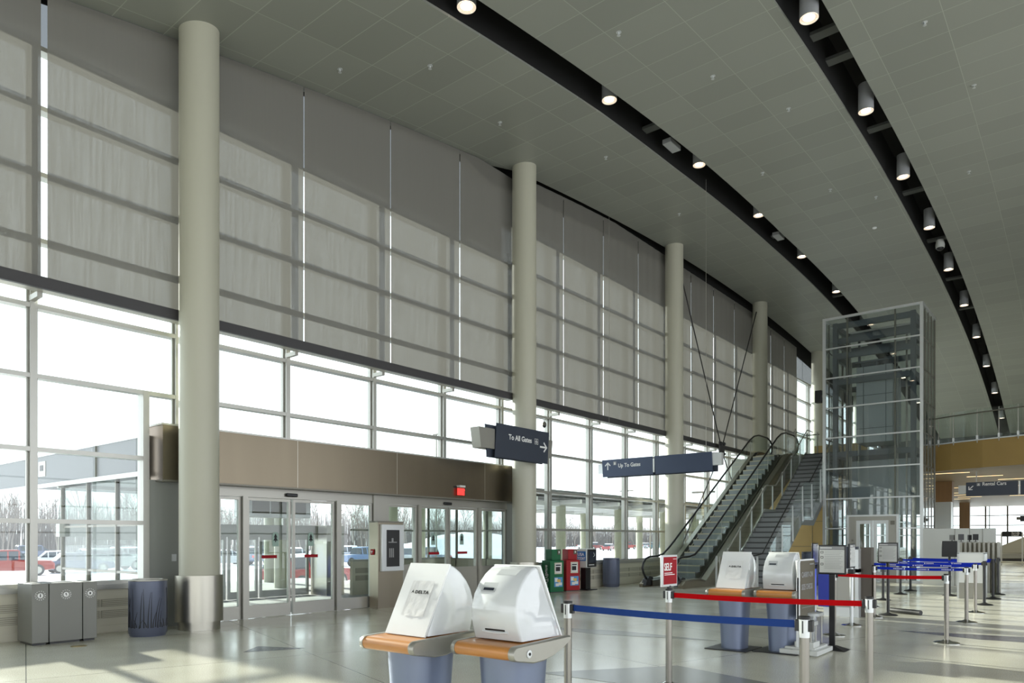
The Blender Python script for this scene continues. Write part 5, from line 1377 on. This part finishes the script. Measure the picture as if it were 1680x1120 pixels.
MT['car_glass'] = M_('car_glass', (.03, .04, .05), .08); MT['tail'] = M_('tail_lamp', (.5, .02, .02), .3)
car('red SUV parked close behind the vestibule, seen through the left sliding doors', *((lambda d, s_: (d * (FX + s_ * RX), d * (FY + s_ * RY)))(34.5, (506 - U0) / FPX)), math.radians(102), (0.231, 0.007, 0.010), 'suv', True)
def at(u, dist):
    s = (u - U0) / FPX
    return dist * (FX + s * RX), dist * (FY + s * RY)
specs = [
 (8, 47, 75, (0.210, 0.015, 0.010), 'pickup', 'red pickup truck seen through the far left window', 0),
 (100, 60, 80, (0.413, 0.424, 0.440), 'sedan', 'white sedan beside the red pickup in the left window', 1),
 (150, 75, 60, (0.303, 0.330, 0.341), 'sedan', 'silver sedan covered in snow, middle of the left window', 1),
 (128, 52, 85, (0.060, 0.080, 0.140), 'sedan', 'dark blue sedan seen low in the left window', 0),
 (185, 56, 95, (0.250, 0.270, 0.260), 'suv', 'grey SUV seen behind the litter bin in the left window', 0),
 (222, 66, 80, (0.385, 0.402, 0.396), 'suv', 'pale SUV at the right edge of the left window', 1),
 (60, 85, 85, (0.100, 0.120, 0.180), 'suv', 'far dark SUV in the left window lot', 0),
 (372, 66, 80, (0.385, 0.396, 0.413), 'sedan', 'white car at the far left of the sliding doors', 1),
 (410, 68, 170, (0.130, 0.160, 0.240), 'pickup', 'dark blue pickup seen through the left sliding door', 1),
 (430, 84, 80, (0.060, 0.060, 0.080), 'suv', 'black SUV beyond the blue pickup', 0),
 (482, 62, 80, (0.341, 0.363, 0.396), 'suv', 'silver SUV above the red SUV roof through the doors', 1),
 (575, 78, 80, (0.303, 0.330, 0.374), 'suv', 'pale SUV seen through the glass left of the steel pier', 1),
 (592, 66, 90, (0.120, 0.180, 0.300), 'pickup', 'blue truck beside an orange patch left of the steel pier', 0),
 (660, 64, 0, (0.303, 0.319, 0.330), 'suv', 'silver van just right of the steel pier', 1),
 (703, 66, 165, (0.160, 0.190, 0.260), 'pickup', 'grey-blue pickup seen through the right sliding doors', 0),
 (722, 84, 80, (0.220, 0.231, 0.242), 'sedan', 'small grey car before the snow heap', 1),
 (765, 92, 10, (0.440, 0.446, 0.457), 'sedan', 'white sedan seen through the rightmost sliding door', 1),
 (975, 165, 85, (0.147, 0.015, 0.015), 'suv', 'dark red car under snow right of the second column', 1),
 (1000, 150, 100, (0.250, 0.050, 0.050), 'sedan', 'maroon sedan among the parked cars beyond the canopy', 1),
 (1030, 170, 80, (0.252, 0.025, 0.020), 'suv', 'bright red SUV beyond the canopy columns', 0),
 (960, 185, 80, (0.413, 0.418, 0.429), 'sedan', 'snow-white sedan in the far lot beyond the racks', 1),
 (1060, 185, 80, (0.303, 0.314, 0.330), 'sedan', 'silver sedan farthest right in the snowy lot', 1),
 (1078, 172, 80, (0.050, 0.120, 0.140), 'suv', 'dark teal SUV at the right end of the snowy lot', 0),
]
for u, dist, rz, col, kd, lb, sn in specs:
    x, y = at(u, dist); car(lb, x, y, math.radians(rz), col, kd, bool(sn))

# ---- snow heap
m = MB(); N = 26; vs = []; fs = []
hx, hy = at(752, 86)
rnd = random.Random(11)
for i in range(N + 1):
    for j in range(N + 1):
        a, b = (i / N - .5) * 2, (j / N - .5) * 2
        d = max(0, 1 - a * a - b * b); zz = 2.7 * d ** .8 * (1 + .25 * math.sin(5 * a + 2 * b)) + (rnd.uniform(-.18, .18) if d > 0 else 0)
        vs.append((hx + a * 7, hy + b * 16, -.92 + max(0, zz)))
for i in range(N):
    for j in range(N):
        q = i * (N + 1) + j; fs.append((q, q + 1, q + N + 2, q + N + 1))
m.add(vs, fs); tag(obj('snow_heap', m, 'snow', smooth=True), 'big ploughed snow heap seen through the right sliding doors', 'snow heap')

# ---- light poles
for u, dist, hgt, lb in ((1160 - 6, 44, 5.2, 'tall lamp post with two arms between the third column and the canopy'), (330, 60, 9, 'lamp post hidden left of the doors'), (716, 60, 11, 'lamp post rising before the snow heap'), (392, 58, 9, 'lamp post seen over the left vestibule doors'), (1067, 60, 8.6, 'lamp post with a flat double head above the canopy'), (96, 70, 3.6, 'short lamp post in the left window'), (1028, 70, 7, 'thin lamp post between the canopy columns')):
    x, y = at(u, dist); t = thing('lamp_post', lb, 'lamp post', (x, y, -.9))
    obj('pole', MB().tube([(0, 0, 0), (0, 0, hgt)], .06, 8), 'mull_dark', t); obj('lamp_head', MB().box(-.7, .7, -.12, .12, hgt, hgt + .1) if u != 716 else MB().box(-.3, .3, -.12, .12, hgt, hgt + .1), 'mull_dark', t)

# ---- bare trees
def tree_mb(seed, h, dens=1):
    rnd = random.Random(seed); m = MB()
    def br(p, d, L, r, lv):
        n = 3; pts = [p]
        for k in range(n):
            d = (d + Vector((rnd.uniform(-.16, .16), rnd.uniform(-.16, .16), rnd.uniform(0, .1)))).normalized()
            pts.append(pts[-1] + d * L / n)
        m.tube(pts, r, 4, r2=r * .45, cap=False)
        if lv == 0: return
        nb = {3: 9, 2: 6, 1: 5}[lv]
        for k in range(nb):
            t = rnd.uniform(.3, 1.0); q = pts[min(int(t * n), n - 1)].lerp(pts[min(int(t * n) + 1, n)], (t * n) % 1)
            a = rnd.uniform(0, 2 * PI); sp = rnd.uniform(.35, .75)
            dd = (d + Vector((math.cos(a) * sp, math.sin(a) * sp, rnd.uniform(0, .3)))).normalized()
            br(q, dd, L * rnd.uniform(.38, .6), r * .42, lv - 1)
    br(Vector((0, 0, 0)), Vector((0, 0, 1)), h * .75, h * .013, 3)
    return m
protos = []
for k in range(5):
    o = obj('bare_tree', tree_mb(20 + k, 7.5), 'bark', loc=(0, 0, 0)); protos.append(o)
rnd = random.Random(4)
tl = 'bare leafless tree in the pale tree line beyond the snowy parking lot'
cnt = 0
for k in range(120):
    y = 12 + k * 1.72 + rnd.uniform(-.8, .8); x = rnd.uniform(-128, -104)
    if k > 60 and rnd.random() < .35: continue
    o = protos[cnt] if cnt < 5 else protos[cnt % 5].copy()
    if cnt >= 5: C.objects.link(o)
    s = rnd.uniform(.75, 1.25) * (1.0 if k < 70 else .8)
    o.location = (x, y, -.9); o.scale = (s * 1.1, s * 1.1, s * 1.12); o.rotation_euler = (0, 0, rnd.uniform(0, 6.28))
    tag(o, tl, 'tree', 'bare trees beyond the parking lot'); cnt += 1
# brushwood mass behind them
m = MB()
for k in range(14000):
    y = rnd.uniform(0, 330); x = rnd.uniform(-150, -126); h = rnd.uniform(4.5, 9.0) * (1 if y < 130 else .8)
    a, b = rnd.uniform(-.5, .5), rnd.uniform(-.5, .5)
    w_ = rnd.uniform(.04, .09)
    p0 = Vector((x, y, -1)); p1 = Vector((x + a, y + b, h))
    for q in range(1):
        m.add([p0 + Vector((0, -w_, 0)), p0 + Vector((0, w_, 0)), p1 + Vector((0, .01, 0)), p1 + Vector((0, -.01, 0)), p0 + Vector((w_, 0, 0)), p1 + Vector((.01, 0, 0))], [(0, 1, 2, 3), (1, 4, 5, 2), (4, 0, 3, 5)])
    for q in range(3):
        t = rnd.uniform(.35, .95); c = p0.lerp(p1, t); e = c + Vector((rnd.uniform(-.6, .6), rnd.uniform(-1.1, 1.1), rnd.uniform(.4, 1.3)))
        m.add([c + Vector((0, -.02, 0)), c + Vector((0, .02, 0)), e], [(0, 1, 2)])
tag(obj('brushwood', m, 'twig'), 'dense grey leafless woodland behind the separate trees', 'woodland', kind='stuff')

# =================================================================== LIGHT, WORLD, CAMERA
w = bpy.data.worlds.new('World'); SC.world = w; w.use_nodes = True
nt = w.node_tree; bg = nt.nodes['Background']
tc = nt.nodes.new('ShaderNodeTexCoord'); sp = nt.nodes.new('ShaderNodeSeparateXYZ'); nt.links.new(tc.outputs['Generated'], sp.inputs[0])
cr = nt.nodes.new('ShaderNodeValToRGB'); cr.color_ramp.elements[0].position = 0; cr.color_ramp.elements[0].color = (.93, .96, 1, 1)
cr.color_ramp.elements[1].position = .6; cr.color_ramp.elements[1].color = (.80, .88, 1, 1)
nt.links.new(sp.outputs[2], cr.inputs[0]); nt.links.new(cr.outputs[0], bg.inputs[0])
bg.inputs[1].default_value = WORLD
sd = bpy.data.lights.new('sun', 'SUN'); sd.energy = SUN; sd.angle = math.radians(1.6); sd.color = (1, .95, .86)
so = bpy.data.objects.new('sun', sd); C.objects.link(so)
# sunlight travels +X, slightly -Y, down 18 degrees
d = Vector((math.cos(math.radians(18)) * .995, -math.cos(math.radians(18)) * .09, -math.sin(math.radians(18))))
so.rotation_euler = d.to_track_quat('-Z', 'Y').to_euler(); so.location = (-40, 10, 20)

cam = bpy.data.cameras.new('camera'); co = bpy.data.objects.new('camera', cam); C.objects.link(co)
co.location = (0, 0, EYE); co.rotation_euler = (PI / 2, 0, ANG)
cam.sensor_width = 36; cam.sensor_fit = 'HORIZONTAL'; cam.lens = FPX / 1680 * 36
cam.shift_x = 0; cam.shift_y = (V0 - 560) / 1680
cam.clip_end = 1000; cam.clip_start = .05
SC.camera = co
SC.view_settings.view_transform = 'Standard'; SC.view_settings.look = 'None'; SC.view_settings.gamma = 1; SC.view_settings.exposure = EXPO
SC.view_settings.use_curve_mapping = False
SC.cycles.transparent_max_bounces = 32; SC.cycles.max_bounces = 10; SC.cycles.diffuse_bounces = 5; SC.cycles.glossy_bounces = 4; SC.cycles.transmission_bounces = 4
SC.cycles.sample_clamp_indirect = 6
bpy.context.view_layer.update()
